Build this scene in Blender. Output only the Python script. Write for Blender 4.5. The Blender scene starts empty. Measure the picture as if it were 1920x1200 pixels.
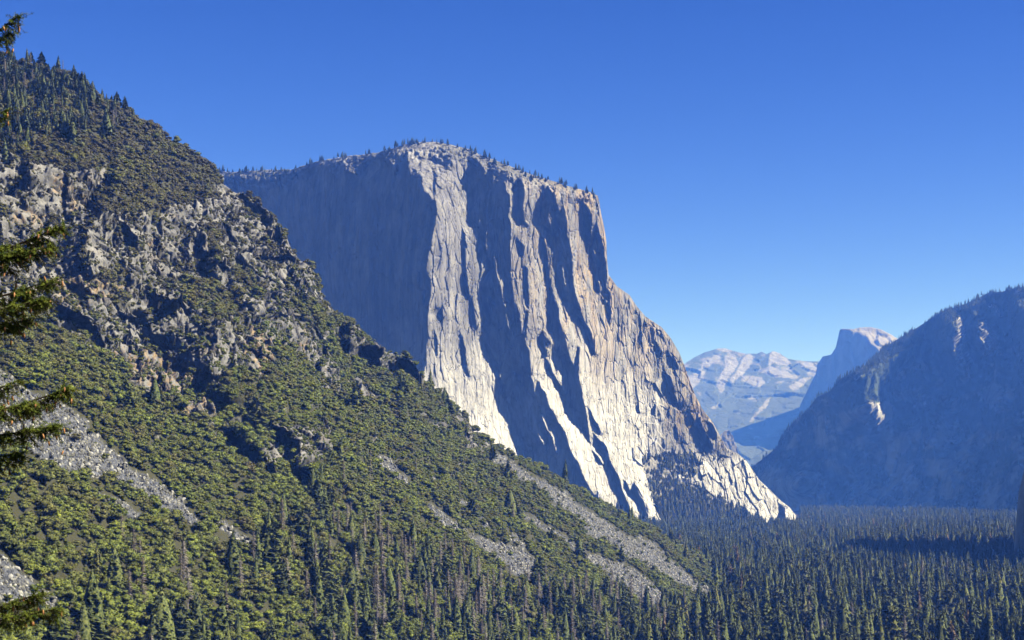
import bpy, math, time
import numpy as np
from mathutils import Vector
T0 = time.time()
RS = np.random.RandomState
scene = bpy.context.scene
COL = scene.collection
F = 2666.667          # 50 mm lens on 36 mm, in pixels of the 1920 px wide photograph
CX, HY = 960.0, 900.0 # principal column and horizon row
SUN_AZ, SUN_EL = 103.0, 41.0   # azimuth clockwise from the view direction (+Y)
def log(*a): print('[%.1fs]' % (time.time()-T0), *a)

# ------------------------------------------------------------------ noise
def _h(ix, iy, iz, s=0):
    h = (ix.astype(np.uint32)*np.uint32(374761393) + iy.astype(np.uint32)*np.uint32(668265263)
         + iz.astype(np.uint32)*np.uint32(2246822519) + np.uint32((s*3266489917) & 0xffffffff))
    h = (h ^ (h >> np.uint32(13)))*np.uint32(1274126177)
    h = (h ^ (h >> np.uint32(15)))*np.uint32(2654435761)
    return h ^ (h >> np.uint32(16))
def perlin(x, y, z, s=0):
    x0, y0, z0 = np.floor(x), np.floor(y), np.floor(z)
    fx, fy, fz = (x-x0), (y-y0), (z-z0)
    ix, iy, iz = x0.astype(np.int64), y0.astype(np.int64), z0.astype(np.int64)
    u = fx*fx*fx*(fx*(fx*6-15)+10); v = fy*fy*fy*(fy*(fy*6-15)+10); w = fz*fz*fz*(fz*(fz*6-15)+10)
    out = 0
    for a in (0, 1):
        for b in (0, 1):
            for c in (0, 1):
                h = _h(ix+a, iy+b, iz+c, s)
                gx = ((h & 1023).astype(np.float64)/511.5-1); gy = (((h >> 10) & 1023).astype(np.float64)/511.5-1)
                gz = (((h >> 20) & 1023).astype(np.float64)/511.5-1)
                g = gx*(fx-a)+gy*(fy-b)+gz*(fz-c)
                out = out + g*(u if a else 1-u)*(v if b else 1-v)*(w if c else 1-w)
    return out*1.2
def fbm(x, y, z, octs=4, s=0, gain=.5, lac=2.03):
    a, t, o = 1., 0., 0
    for k in range(octs):
        o = o + a*perlin(x, y, z, s+k*17); t += a
        a *= gain; x, y, z = x*lac+11.3, y*lac+5.7, z*lac+7.1
    return o/t
def ridged(x, y, z, octs=4, s=0, gain=.5):
    a, t, o = 1., 0., 0
    for k in range(octs):
        o = o + a*(1-2.2*np.abs(perlin(x, y, z, s+k*13))); t += a
        a *= gain; x, y, z = x*2.1+3.3, y*2.1+9.7, z*2.1+1.1
    return o/t
def facet(x, y, z, s=0, tilt=1.0):
    """every Voronoi cell is a tilted flat block: fractured rock. returns value, cell border distance"""
    ix, iy, iz = np.floor(x).astype(np.int64), np.floor(y).astype(np.int64), np.floor(z).astype(np.int64)
    b1 = np.full(x.shape, 9.); b2 = np.full(x.shape, 9.); val = np.zeros(x.shape)
    for a in (-1, 0, 1):
        for b in (-1, 0, 1):
            for c in (-1, 0, 1):
                h = _h(ix+a, iy+b, iz+c, s)
                px = (h & 1023)/1023.; py = ((h >> 10) & 1023)/1023.; pz = ((h >> 20) & 1023)/1023.
                dx = x-(ix+a+px); dy = y-(iy+b+py); dz = z-(iz+c+pz)
                d = dx*dx+dy*dy+dz*dz
                h2 = _h(ix+a, iy+b, iz+c, s+77)
                v = (h2 & 1023)/1023. - .5 + tilt*(((h2 >> 10) & 1023)/1023.-.5)*2*dx \
                    + tilt*(((h2 >> 20) & 1023)/1023.-.5)*2*dz + tilt*.5*(((h2 >> 5) & 1023)/1023.-.5)*dy
                m = d < b1
                b2 = np.where(m, b1, np.minimum(b2, d)); val = np.where(m, v, val); b1 = np.where(m, d, b1)
    return val, np.sqrt(b2)-np.sqrt(b1)
def sstep(a, b, x):
    t = np.clip((x-a)/(b-a), 0, 1); return t*t*(3-2*t)

# ------------------------------------------------------------------ rasters in the picture plane
class Raster:
    def __init__(s, x0, y0, x1, y1, st):
        s.x0, s.y0, s.st = x0, y0, st
        s.xs = np.arange(x0, x1+.1, st); s.ys = np.arange(y0, y1+.1, st)
        s.X, s.Y = np.meshgrid(s.xs, s.ys)
    def poly(s, pts, X=None, Y=None):
        X = s.X if X is None else X; Y = s.Y if Y is None else Y
        ins = np.zeros(X.shape, bool); n = len(pts)
        for i in range(n):
            (xa, ya), (xb, yb) = pts[i], pts[(i+1) % n]
            if ya == yb: continue
            c = ((ya > Y) != (yb > Y)) & (X < (xb-xa)*(Y-ya)/(yb-ya)+xa)
            ins ^= c
        return ins
    def mask(s, polys, warp=0, wl=30, seed=3):
        X, Y = s.X, s.Y
        if warp:
            X = X+warp*fbm(s.X/wl, s.Y/wl, s.X*0, 3, seed)*2; Y = Y+warp*fbm(s.X/wl, s.Y/wl, s.X*0+9, 3, seed)*2
        m = np.zeros(X.shape, bool)
        for p in polys: m |= s.poly(p, X, Y)
        return m.astype(float)
    def samp(s, A, x, y):
        u = np.clip((x-s.x0)/s.st, 0, A.shape[1]-1.001); v = np.clip((y-s.y0)/s.st, 0, A.shape[0]-1.001)
        i, j = u.astype(int), v.astype(int); fu, fv = u-i, v-j
        return (A[j, i]*(1-fu)+A[j, i+1]*fu)*(1-fv)+(A[j+1, i]*(1-fu)+A[j+1, i+1]*fu)*fv
def blur(A, r):
    for _ in range(2):
        for ax in (0, 1):
            P = np.pad(A, [(r+1, r) if k == ax else (0, 0) for k in (0, 1)], mode='edge')
            c = np.cumsum(P, axis=ax)
            A = (np.take(c, range(2*r+1, c.shape[ax]), ax)-np.take(c, range(0, c.shape[ax]-2*r-1), ax))/(2*r+1)
    return A
def dct2(A):
    for ax in (0, 1):
        A = np.moveaxis(A, ax, -1); n = A.shape[-1]
        V = np.concatenate([A, A[..., ::-1]], -1); k = np.arange(n)
        A = np.real(np.fft.fft(V)[..., :n]*np.exp(-1j*np.pi*k/(2*n)))/2
        A = np.moveaxis(A, -1, ax)
    return A
def idct2(A):
    for ax in (0, 1):
        A = np.moveaxis(A, ax, -1); n = A.shape[-1]; k = np.arange(n)
        W = A*np.exp(1j*np.pi*k/(2*n)); full = np.zeros(A.shape[:-1]+(2*n,), complex)
        full[..., :n] = W; full[..., n+1:] = np.conj(W[..., :0:-1])
        A = np.real(np.fft.ifft(full)[..., :n])*2
        A = np.moveaxis(A, -1, ax)
    return A
def solve(d0, gx, gy, mu, wy=1.0):
    """surface whose slopes follow gx, gy (per raster step) and that stays near d0"""
    rx = gx.copy(); rx[:, :-1] -= np.diff(d0, axis=1); rx[:, -1] = 0
    ry = gy.copy(); ry[:-1] -= np.diff(d0, axis=0); ry[-1] = 0
    b = np.zeros_like(d0)
    b[:, :-1] -= rx[:, :-1]; b[:, 1:] += rx[:, :-1]
    b[:-1] -= wy*ry[:-1]; b[1:] += wy*ry[:-1]
    n, m = d0.shape
    ly = 2-2*np.cos(np.pi*np.arange(n)/n); lx = 2-2*np.cos(np.pi*np.arange(m)/m)
    return d0+idct2(dct2(b)/(lx[None]+wy*ly[:, None]+mu))

def resample(pts, keys, n):
    """points along polyline S at n positions, arc length based, and the matching bottom points"""
    P = np.array(pts, float); seg = np.hypot(*np.diff(P, axis=0).T); L = np.concatenate([[0], np.cumsum(seg)])
    t = np.linspace(0, L[-1], n)
    sx, sy = np.interp(t, L, P[:, 0]), np.interp(t, L, P[:, 1])
    ks = []
    for (ix, bx, by) in keys: ks.append((L[ix], bx, by))
    K = np.array(ks)
    return sx, sy, np.interp(t, K[:, 0], K[:, 1]), np.interp(t, K[:, 0], K[:, 2])

# ------------------------------------------------------------------ materials
class NB:
    def __init__(s, name):
        s.m = bpy.data.materials.new(name); s.m.use_nodes = True; s.t = s.m.node_tree
        s.n = s.t.nodes; s.l = s.t.links; s.b = s.n['Principled BSDF']
        s.b.inputs['Roughness'].default_value = .9
        s.b.inputs['Specular IOR Level'].default_value = .15
    def put(s, sock, v):
        if hasattr(v, 'is_output') or isinstance(v, bpy.types.NodeSocket): s.l.new(v, sock)
        elif isinstance(v, (tuple, list)) and len(v) == 3 and sock.type == 'RGBA': sock.default_value = (*v, 1)
        else: sock.default_value = v
    def attr(s, name, typ='GEOMETRY', out='Color'):
        a = s.n.new('ShaderNodeAttribute'); a.attribute_name = name; a.attribute_type = typ; return a.outputs[out]
    def sep(s, c):
        x = s.n.new('ShaderNodeSeparateColor'); s.l.new(c, x.inputs[0]); return x.outputs
    def math(s, op, a, b=0.0, clamp=False):
        x = s.n.new('ShaderNodeMath'); x.operation = op; x.use_clamp = clamp
        s.put(x.inputs[0], a); s.put(x.inputs[1], b); return x.outputs[0]
    def mix(s, f, a, b, mode='MIX'):
        x = s.n.new('ShaderNodeMix'); x.data_type = 'RGBA'; x.blend_type = mode
        s.put(x.inputs[0], f); s.put(x.inputs[6], a); s.put(x.inputs[7], b); return x.outputs[2]
    def noise(s, scale, detail=5, rough=.6, vec=None, dist=0.0, out='Fac'):
        x = s.n.new('ShaderNodeTexNoise'); x.inputs['Scale'].default_value = scale
        x.inputs['Detail'].default_value = detail; x.inputs['Roughness'].default_value = rough
        x.inputs['Distortion'].default_value = dist
        if vec is not None: s.l.new(vec, x.inputs['Vector'])
        return x.outputs[out]
    def pos(s, scale=(1, 1, 1)):
        g = s.n.new('ShaderNodeNewGeometry'); m = s.n.new('ShaderNodeMapping')
        s.l.new(g.outputs['Position'], m.inputs['Vector']); m.inputs['Scale'].default_value = scale
        return m.outputs[0]
    def ramp(s, f, a, b):
        x = s.n.new('ShaderNodeMapRange'); x.inputs[1].default_value = a; x.inputs[2].default_value = b
        x.interpolation_type = 'SMOOTHSTEP'; s.l.new(f, x.inputs[0]); return x.outputs[0]
    def bump(s, h, dist, strength=1.0):
        x = s.n.new('ShaderNodeBump'); x.inputs['Distance'].default_value = dist; x.inputs['Strength'].default_value = strength
        s.l.new(h, x.inputs['Height']); s.l.new(x.outputs[0], s.b.inputs['Normal'])
    def color(s, c): s.put(s.b.inputs['Base Color'], c)

def mat_granite():
    n = NB('granite_streaked'); tall = n.pos((.02, .02, .0022)); fine = n.pos((.12, .12, .02)); iso = n.pos((.01, .01, .01))
    A = n.sep(n.attr('mask'))          # R = white lower apron, G = tan weathering, B = vegetated soil
    streak = n.noise(1.0, 6, .65, tall, .3); fs = n.noise(1.0, 5, .65, fine, .2); big = n.noise(.35, 4, .6, iso)
    c = n.mix(n.ramp(streak, .38, .62), (.148, .142, .132), (.30, .288, .266))
    c = n.mix(n.math('MULTIPLY', n.ramp(big, .45, .62), .5), c, (.22, .21, .20))
    tan = n.mix(n.ramp(fs, .35, .65), (.27, .198, .112), (.38, .30, .195))
    c = n.mix(n.math('MULTIPLY', A[1], n.ramp(n.noise(1.0, 5, .6, n.pos((.03, .03, .005)), .4), .40, .60)), c, tan)
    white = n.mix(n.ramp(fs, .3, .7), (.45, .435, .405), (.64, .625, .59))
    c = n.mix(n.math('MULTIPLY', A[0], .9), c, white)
    dark = n.ramp(n.noise(1.0, 6, .7, n.pos((.05, .05, .006)), .2), .56, .68)
    c = n.mix(n.math('MULTIPLY', dark, n.math('SUBTRACT', .75, n.math('MULTIPLY', A[0], .6))), c, (.07, .066, .062))
    mot = n.ramp(n.noise(1.0, 6, .7, n.pos((.022, .022, .014)), .5), .42, .62); c = n.mix(n.math('MULTIPLY', mot, n.math('SUBTRACT', .42, n.math('MULTIPLY', A[0], .28))), c, (.10, .098, .09))
    soil = n.mix(n.noise(.08, 5, .7, n.pos()), (.035, .045, .02), (.10, .10, .06))
    c = n.mix(A[2], c, soil); n.color(c)
    h = n.noise(1.0, 8, .72, n.pos((.13, .13, .035)), .3)
    vo = n.n.new('ShaderNodeTexVoronoi'); vo.feature = 'DISTANCE_TO_EDGE'; vo.inputs['Scale'].default_value = 1.0; vo.inputs['Randomness'].default_value = 1.0
    wv = n.n.new('ShaderNodeVectorMath'); wv.operation = 'ADD'; wn = n.noise(1.0, 4, .6, n.pos((.03, .03, .012)), out='Color'); n.l.new(n.pos((.035, .035, .0075)), wv.inputs[0]); n.l.new(wn, wv.inputs[1]); n.l.new(wv.outputs[0], vo.inputs['Vector'])
    crack = n.ramp(vo.outputs['Distance'], 0.0, .035); hh = n.math('ADD', n.math('MULTIPLY', h, 1.0), n.math('MULTIPLY', crack, .45))
    n.color(n.mix(n.math('MULTIPLY', n.math('SUBTRACT', 1.0, crack), .30), c, (.05, .046, .042)))
    n.bump(hh, 7.0, .9); return n.m
def mat_cliff():
    n = NB('fractured_rock'); A = n.sep(n.attr('mask'))   # R rock, G scree, B dry grass
    iso = n.pos((.05, .05, .05)); f = n.noise(1.0, 7, .7, iso, .4); g = n.noise(1.0, 6, .7, n.pos((.3, .3, .2)))
    rock = n.mix(n.ramp(f, .35, .65), (.06, .06, .06), (.205, .20, .19))
    rock = n.mix(n.math('MULTIPLY', n.ramp(g, .5, .7), .6), rock, (.08, .075, .07))
    rust = n.ramp(n.noise(.9, 5, .6, n.pos((.02, .02, .06))), .56, .68)
    rock = n.mix(n.math('MULTIPLY', rust, .25), rock, (.20, .15, .10))
    soil = n.mix(g, (.022, .026, .012), (.065, .06, .032))
    scree = n.mix(n.ramp(n.noise(1.0, 3, .8, n.pos((.45, .45, .45))), .35, .65), (.022, .024, .03), (.12, .126, .142))
    dry = n.mix(n.ramp(g, .35, .65), (.13, .095, .055), (.30, .22, .13))
    c = n.mix(A[0], soil, rock); c = n.mix(A[2], c, dry); c = n.mix(A[1], c, scree)
    n.color(c); mp = n.n.new('ShaderNodeMapping'); g_ = n.n.new('ShaderNodeNewGeometry'); n.l.new(g_.outputs['Position'], mp.inputs['Vector']); mp.inputs['Rotation'].default_value = (0, math.radians(28), 0); mp.inputs['Scale'].default_value = (.26, .16, .075)
    vo = n.n.new('ShaderNodeTexVoronoi'); vo.feature = 'F1'; vo.inputs['Scale'].default_value = 1.0; n.l.new(mp.outputs[0], vo.inputs['Vector'])
    hh = n.math('ADD', n.math('MULTIPLY', n.noise(1.0, 8, .75, n.pos((.3, .3, .2)), .3), .5), n.math('MULTIPLY', n.sep(vo.outputs['Color'])[0], n.math('MULTIPLY', A[0], .8)))
    n.bump(hh, 2.6, .9); return n.m
def mat_far(name, rock, rock2, green):
    n = NB(name); A = n.sep(n.attr('mask')); t = n.pos((.012, .012, .003)); f = n.noise(1.0, 6, .65, t, .3)
    c = n.mix(n.ramp(f, .38, .62), rock, rock2)
    g = n.mix(n.noise(.02, 5, .7, n.pos()), green, tuple(v*1.8 for v in green))
    c = n.mix(A[1], c, g); n.color(c); n.bump(n.noise(1.0, 7, .7, n.pos((.03, .03, .02))), 14., .8); return n.m
def mat_leaf(name, cols, spread=.35):
    n = NB(name); t = n.attr('tint', 'INSTANCER', 'Fac')
    c = cols[0]
    for k in range(1, len(cols)): c = n.mix(n.ramp(t, (k-1)/(len(cols)-1), k/(len(cols)-1)), c, cols[k])
    oi = n.n.new('ShaderNodeObjectInfo'); r = oi.outputs['Random']
    c = n.mix(n.math('MULTIPLY', r, spread), c, n.mix(.5, c, (.0, .0, .0)))
    v = n.noise(.9, 2, .5, n.pos((1, 1, 1)))
    c = n.mix(n.ramp(v, .35, .7), n.mix(.45, c, (.0, .0, .0)), n.mix(.25, c, (.30, .27, .10)))
    n.color(c); n.b.inputs['Roughness'].default_value = .8; return n.m
def mat_plain(name, a, b, scale, rough=.9, bump=0):
    n = NB(name); f = n.noise(scale, 5, .65); tc = n.n.new('ShaderNodeTexCoord'); f.node.inputs[0]
    n.l.new(tc.outputs['Object'], f.node.inputs['Vector']); n.color(n.mix(n.ramp(f, .35, .65), a, b))
    n.b.inputs['Roughness'].default_value = rough
    if bump: n.bump(f, bump)
    return n.m

# ------------------------------------------------------------------ mesh helpers
def make_mesh(name, V, Fq, mat=None, smooth=False, attrs=None):
    me = bpy.data.meshes.new(name); V = np.asarray(V, np.float32); Fq = np.asarray(Fq, np.int32)
    me.vertices.add(len(V)); me.vertices.foreach_set('co', V.ravel())
    k = Fq.shape[1]; me.loops.add(Fq.size); me.loops.foreach_set('vertex_index', Fq.ravel())
    me.polygons.add(len(Fq)); me.polygons.foreach_set('loop_start', np.arange(0, Fq.size, k, dtype=np.int32))
    me.update(calc_edges=True)
    for an, (typ, arr) in (attrs or {}).items():
        a = me.attributes.new(an, typ, 'POINT')
        a.data.foreach_set({'FLOAT_COLOR': 'color', 'FLOAT_VECTOR': 'vector'}.get(typ, 'value'), np.asarray(arr).ravel())
    if smooth: me.polygons.foreach_set('use_smooth', np.ones(len(Fq), bool))
    if mat: me.materials.append(mat)
    return me
def quads_of(r, c):
    i = np.arange(r*c).reshape(r, c)
    return np.stack([i[:-1, :-1], i[:-1, 1:], i[1:, 1:], i[1:, :-1]], -1).reshape(-1, 4)
def link(name, me, parent=None):
    o = bpy.data.objects.new(name, me); COL.objects.link(o)
    if parent: o.parent = parent
    return o
def tag(o, label=None, cat=None, group=None, kind=None):
    if label: o['label'] = label
    if cat: o['category'] = cat
    if group: o['group'] = group
    if kind: o['kind'] = kind
    return o
def interp(keys, x):
    K = np.array(keys, float); return np.interp(x, K[:, 0], K[:, 1])

def unproject(px, py, d):
    return np.stack([(px-CX)/F*d, d, (HY-py)/F*d], -1)

def landform(name, sil, keys, nc, nr, depth, disp, masks, mat, back, smooth=True, tpow=1.0, nback=10, label=None, cat=None):
    """a mountain face that fills the outline 'sil' down to its foot line; 'depth' gives the true distance of every point,
    'disp' its rock relief in metres, and behind the crest the mountain goes on for 'back' metres"""
    sx, sy, bx, by = resample(sil, keys, nc)
    t = (np.linspace(0, 1, nr)**tpow)[:, None]
    px = sx[None]*(1-t)+bx[None]*t; py = sy[None]*(1-t)+by[None]*t
    d = depth(px, py); P = unproject(px, py, d)
    P = P+disp(P, px, py, t)
    M = masks(px, py, P)
    nb = nback; b = (np.arange(nb, 0, -1)/nb)[:, None, None]
    c0 = P[0]; u = np.stack([c0[:, 0], c0[:, 1], 0*c0[:, 0]], -1); u = u/np.linalg.norm(u, axis=-1, keepdims=True)
    if len(back) == 2: u = np.zeros_like(u)+np.array([0, 1., 0])
    rows = c0[None]+b*(u[None]*back[0]+np.array([0, 0, back[1]]))
    rows = rows+np.stack([fbm(rows[..., 0]/90, rows[..., 1]/90, rows[..., 2]/90+k, 3, 5)*12*np.minimum(b[..., 0]*nb/3, 1) for k in (0, 3, 6)], -1)
    A = np.concatenate([rows, P]); Mb = np.concatenate([np.repeat(M[0][None], nb, 0), M])
    me = make_mesh(name, A.reshape(-1, 3), quads_of(*A.shape[:2])[:, ::-1], mat, smooth, {'mask': ('FLOAT_COLOR', np.concatenate([Mb, np.ones(Mb.shape[:2]+(1,))], -1))})
    o = link(name, me); tag(o, label, cat, kind='structure'); log(name, A.shape)
    return o, px, py, P, M

# ------------------------------------------------------------------ outlines traced from the photograph
NEAR_SIL = [(-300, 20), (-100, 85), (0, 108), (60, 118), (120, 140), (155, 150), (175, 178), (200, 195), (240, 205), (260, 225), (290, 240), (320, 262), (350, 280), (385, 305), (402, 320), (420, 347), (443, 362), (470, 366), (487, 383), (508, 400), (522, 428), (535, 443), (545, 465), (563, 487), (580, 492), (590, 513), (600, 537), (608, 570), (640, 590), (673, 611), (700, 643), (717, 655), (740, 666), (757, 661), (773, 677), (787, 699), (795, 712), (837, 747), (860, 767), (877, 787), (888, 810), (907, 822), (940, 839), (987, 864), (1050, 897), (1090, 921), (1117, 938), (1157, 961), (1207, 985), (1233, 1001), (1280, 1028), (1350, 1062), (1430, 1098), (1500, 1125), (1560, 1150)]
CAP_SIL = [(370, 325), (413, 321), (433, 323), (500, 318), (547, 318), (567, 311), (600, 301), (640, 294), (680, 290), (707, 286), (733, 279), (757, 271), (790, 266), (823, 266), (853, 273), (880, 280), (900, 290), (923, 298), (957, 312), (990, 324), (1023, 335), (1057, 346), (1083, 354), (1107, 360), (1121, 367), (1124, 380), (1127, 400), (1133, 427), (1137, 453), (1138, 483), (1141, 515), (1157, 537), (1180, 553), (1193, 573), (1210, 593), (1220, 600), (1240, 613), (1257, 633), (1273, 660), (1280, 677), (1293, 713), (1303, 740), (1317, 767), (1337, 793), (1350, 817), (1363, 840), (1383, 850), (1400, 865), (1423, 899), (1440, 915), (1463, 938), (1480, 951), (1493, 967), (1501, 990)]
E_DARK = [
 [(360, 352), (440, 352), (500, 355), (535, 349), (560, 326), (600, 313), (635, 312), (661, 325), (672, 329), (676, 329), (684, 318), (697, 302), (712, 291), (735, 289), (765, 287), (764, 300), (766, 320), (771, 328), (785, 325), (791, 330), (791, 345), (795, 360), (805, 365), (811, 375), (817, 382), (820, 395), (818, 402), (815, 425), (810, 445), (808, 465), (803, 475), (800, 500), (797, 512), (807, 520), (808, 540), (807, 556), (803, 575), (802, 600), (802, 632), (800, 645), (799, 685), (795, 690), (790, 730), (800, 800), (800, 1040), (360, 1040)],
 [(812, 330), (820, 332), (816, 345), (815, 375), (820, 384), (812, 378)], [(810, 292), (825, 300), (845, 300), (848, 308), (838, 313), (822, 308)],
 [(876, 290), (873, 297), (880, 305), (880, 315), (875, 335), (874, 350), (876, 380), (877, 400), (878, 417), (886, 424), (896, 430), (900, 450), (908, 475), (913, 490), (920, 506), (917, 508), (908, 522), (903, 535), (903, 565), (907, 580), (910, 605), (911, 625), (908, 630), (900, 632), (903, 638), (907, 648), (912, 660), (920, 675), (929, 690), (932, 700), (935, 713), (940, 727), (944, 742), (950, 758), (953, 768), (962, 795), (967, 810), (975, 830), (982, 850), (985, 880), (1060, 945), (1110, 945), (1121, 936), (1121, 920), (1114, 927), (1108, 920), (1097, 902), (1090, 885), (1085, 870), (1075, 855), (1072, 850), (1065, 835), (1063, 822), (1060, 815), (1055, 805), (1045, 790), (1037, 772), (1030, 765), (1025, 750), (1023, 735), (1015, 730), (1010, 715), (1007, 720), (1008, 735), (1013, 748), (1005, 743), (1000, 730), (997, 712), (995, 700), (993, 680), (992, 660), (987, 640), (986, 620), (989, 600), (990, 582), (985, 585), (984, 605), (977, 627), (977, 615), (974, 590), (970, 575), (966, 565), (963, 545), (960, 530), (957, 510), (958, 490), (958, 470), (956, 455), (957, 440), (957, 418), (953, 410), (955, 395), (957, 380), (955, 363), (948, 358), (946, 345), (942, 336), (954, 338), (955, 330), (948, 315), (940, 315), (935, 328), (937, 318), (930, 313), (918, 311), (913, 324), (910, 320), (900, 308), (895, 300), (882, 287)],
 [(970, 335), (977, 338), (982, 345), (983, 370), (980, 385), (980, 393), (984, 400), (982, 415), (988, 418), (987, 422), (972, 424), (971, 410), (965, 405), (970, 390), (970, 365), (967, 345)],
 [(1026, 347), (1033, 354), (1036, 368), (1031, 380), (1027, 400), (1030, 418), (1033, 440), (1026, 437), (1018, 425), (1005, 425), (1008, 405), (1016, 388), (1022, 360)],
 [(1013, 440), (1020, 447), (1024, 465), (1028, 490), (1030, 520), (1036, 550), (1042, 565), (1048, 580), (1048, 600), (1055, 620), (1061, 637), (1065, 660), (1070, 675), (1077, 690), (1080, 672), (1082, 650), (1086, 652), (1085, 680), (1084, 705), (1090, 735), (1094, 755), (1098, 770), (1101, 790), (1104, 810), (1106, 835), (1102, 825), (1096, 805), (1085, 797), (1075, 782), (1066, 762), (1062, 748), (1066, 735), (1066, 712), (1058, 690), (1048, 672), (1037, 652), (1041, 635), (1036, 622), (1034, 600), (1031, 575), (1029, 550), (1025, 520), (1021, 490), (1016, 468)],
 [(1006, 637), (1018, 620), (1035, 645), (1033, 655), (1026, 655), (1025, 668), (1018, 665), (1012, 650)], [(1020, 668), (1028, 680), (1037, 702), (1046, 715), (1053, 728), (1062, 742), (1052, 735), (1042, 718), (1033, 702), (1025, 688)],
 [(1035, 360), (1040, 370), (1043, 385), (1050, 400), (1055, 385), (1060, 400), (1063, 420), (1064, 440), (1067, 455), (1070, 470), (1074, 485), (1074, 510), (1075, 530), (1078, 550), (1087, 575), (1092, 595), (1098, 605), (1107, 620), (1110, 630), (1113, 645), (1116, 665), (1111, 665), (1108, 655), (1103, 645), (1098, 630), (1092, 615), (1085, 600), (1078, 590), (1072, 577), (1055, 560), (1048, 550), (1044, 535), (1043, 515), (1042, 490), (1043, 465), (1038, 450), (1041, 440), (1041, 425), (1040, 405), (1038, 385)],
 [(1100, 760), (1105, 775), (1109, 790), (1117, 803), (1123, 815), (1127, 812), (1120, 795), (1112, 785), (1107, 770)], [(1113, 812), (1120, 822), (1130, 830), (1138, 840), (1142, 856), (1146, 870), (1152, 880), (1158, 890), (1163, 905), (1167, 920), (1172, 935), (1178, 945), (1183, 960), (1187, 975), (1172, 970), (1163, 955), (1167, 945), (1157, 925), (1152, 905), (1150, 890), (1140, 875), (1135, 860), (1130, 850), (1122, 840), (1116, 828)],
 [(1110, 845), (1118, 852), (1124, 862), (1131, 874), (1124, 870), (1116, 860)], [(1188, 903), (1195, 918), (1200, 930), (1205, 937), (1209, 950), (1213, 965), (1217, 985), (1207, 985), (1205, 960), (1198, 945), (1190, 930), (1184, 915)], [(1168, 900), (1176, 908), (1186, 930), (1182, 934), (1174, 918)],
 [(1089, 380), (1095, 380), (1100, 388), (1106, 395), (1110, 410), (1108, 430), (1108, 450), (1104, 455), (1098, 445), (1095, 420), (1092, 400)], [(1117, 420), (1125, 440), (1130, 455), (1134, 475), (1136, 500), (1138, 515), (1136, 540), (1134, 550), (1128, 530), (1127, 500), (1122, 480), (1118, 460), (1115, 435)], [(1110, 458), (1115, 480), (1120, 495), (1121, 520), (1125, 548), (1118, 542), (1114, 520), (1112, 495), (1106, 475)], [(1125, 552), (1130, 562), (1137, 565), (1129, 572)], [(1138, 545), (1143, 545), (1146, 590), (1142, 610), (1140, 580)],
 [(1247, 700), (1255, 705), (1263, 725), (1270, 755), (1262, 760), (1256, 745), (1252, 720)], [(1194, 755), (1197, 755), (1199, 776), (1195, 770)], [(1226, 757), (1229, 760), (1226, 781), (1222, 778)],
 [(1291, 770), (1300, 785), (1303, 803), (1299, 803), (1296, 790)], [(1312, 783), (1316, 800), (1325, 815), (1333, 830), (1337, 845), (1325, 838), (1312, 825), (1305, 800)], [(1325, 790), (1335, 795), (1343, 812), (1342, 822), (1333, 812)], [(1264, 790), (1270, 810), (1272, 828), (1266, 812)], [(1392, 950), (1400, 952), (1402, 978), (1390, 978)], [(1228, 640), (1233, 645), (1240, 668), (1236, 672)], [(1258, 662), (1264, 668), (1272, 690), (1268, 695)], [(1463, 950), (1472, 952), (1472, 980), (1458, 978)],
 [(866, 426), (871, 440), (876, 465), (872, 462)], [(867, 465), (872, 466), (873, 500), (878, 540), (880, 556), (874, 556), (870, 520), (868, 490)], [(898, 452), (903, 470), (904, 490), (899, 488)], [(862, 615), (868, 640), (872, 655), (876, 690), (880, 705), (874, 705), (868, 680), (863, 650)],
 [(968, 445), (974, 452), (982, 458), (978, 480), (975, 482), (972, 465)], [(983, 500), (988, 502), (990, 540), (993, 560), (990, 580), (985, 570), (983, 540)], [(885, 555), (890, 590), (893, 615), (889, 620), (885, 600), (882, 570)], [(817, 590), (830, 575), (831, 595), (825, 598)], [(815, 620), (820, 640), (820, 668), (817, 672), (815, 650)],
]
E_LIT = [
 [(728, 298), (737, 300), (748, 301), (751, 312), (746, 325), (740, 330), (742, 315), (735, 307)], [(915, 420), (921, 440), (923, 460), (920, 480), (918, 487), (913, 470), (911, 440)],
 [(933, 449), (934, 475), (942, 508), (947, 540), (949, 580), (944, 572), (940, 550), (936, 530), (930, 512), (927, 478)], [(914, 553), (918, 565), (924, 590), (928, 605), (921, 598), (917, 580), (912, 560)], [(948, 585), (955, 605), (962, 625), (960, 630), (952, 610)], [(1053, 490), (1060, 500), (1066, 530), (1069, 552), (1062, 545), (1056, 520)],
 [(996, 773), (1003, 785), (1009, 800), (1018, 815), (1025, 825), (1026, 848), (1021, 835), (1012, 823), (1005, 805)], [(1015, 778), (1024, 775), (1031, 790), (1042, 805), (1047, 822), (1050, 850), (1042, 848), (1035, 820), (1024, 805)],
 [(1066, 872), (1074, 874), (1081, 905), (1088, 924), (1082, 924), (1074, 900)], [(936, 700), (955, 696), (971, 703), (968, 720), (960, 735), (957, 757), (947, 752), (950, 725), (938, 715)], [(1147, 890), (1152, 893), (1152, 902), (1147, 898)], [(1176, 937), (1181, 940), (1188, 968), (1184, 968)], [(780, 510), (788, 512), (786, 540), (796, 545), (795, 575), (791, 570), (790, 545), (784, 545)],
]
TALUS = [[(1203, 862), (1215, 857), (1250, 858), (1262, 852), (1290, 852), (1310, 868), (1312, 885), (1292, 897), (1270, 890), (1262, 900), (1290, 905), (1320, 917), (1340, 932), (1370, 947), (1400, 966), (1430, 982), (1455, 992), (1520, 1005), (1520, 1030), (1246, 1030), (1247, 990), (1236, 965), (1219, 925), (1207, 883)], [(1080, 925), (1121, 938), (1165, 960), (1180, 972), (1245, 992), (1250, 1030), (1060, 1030)]]
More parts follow.
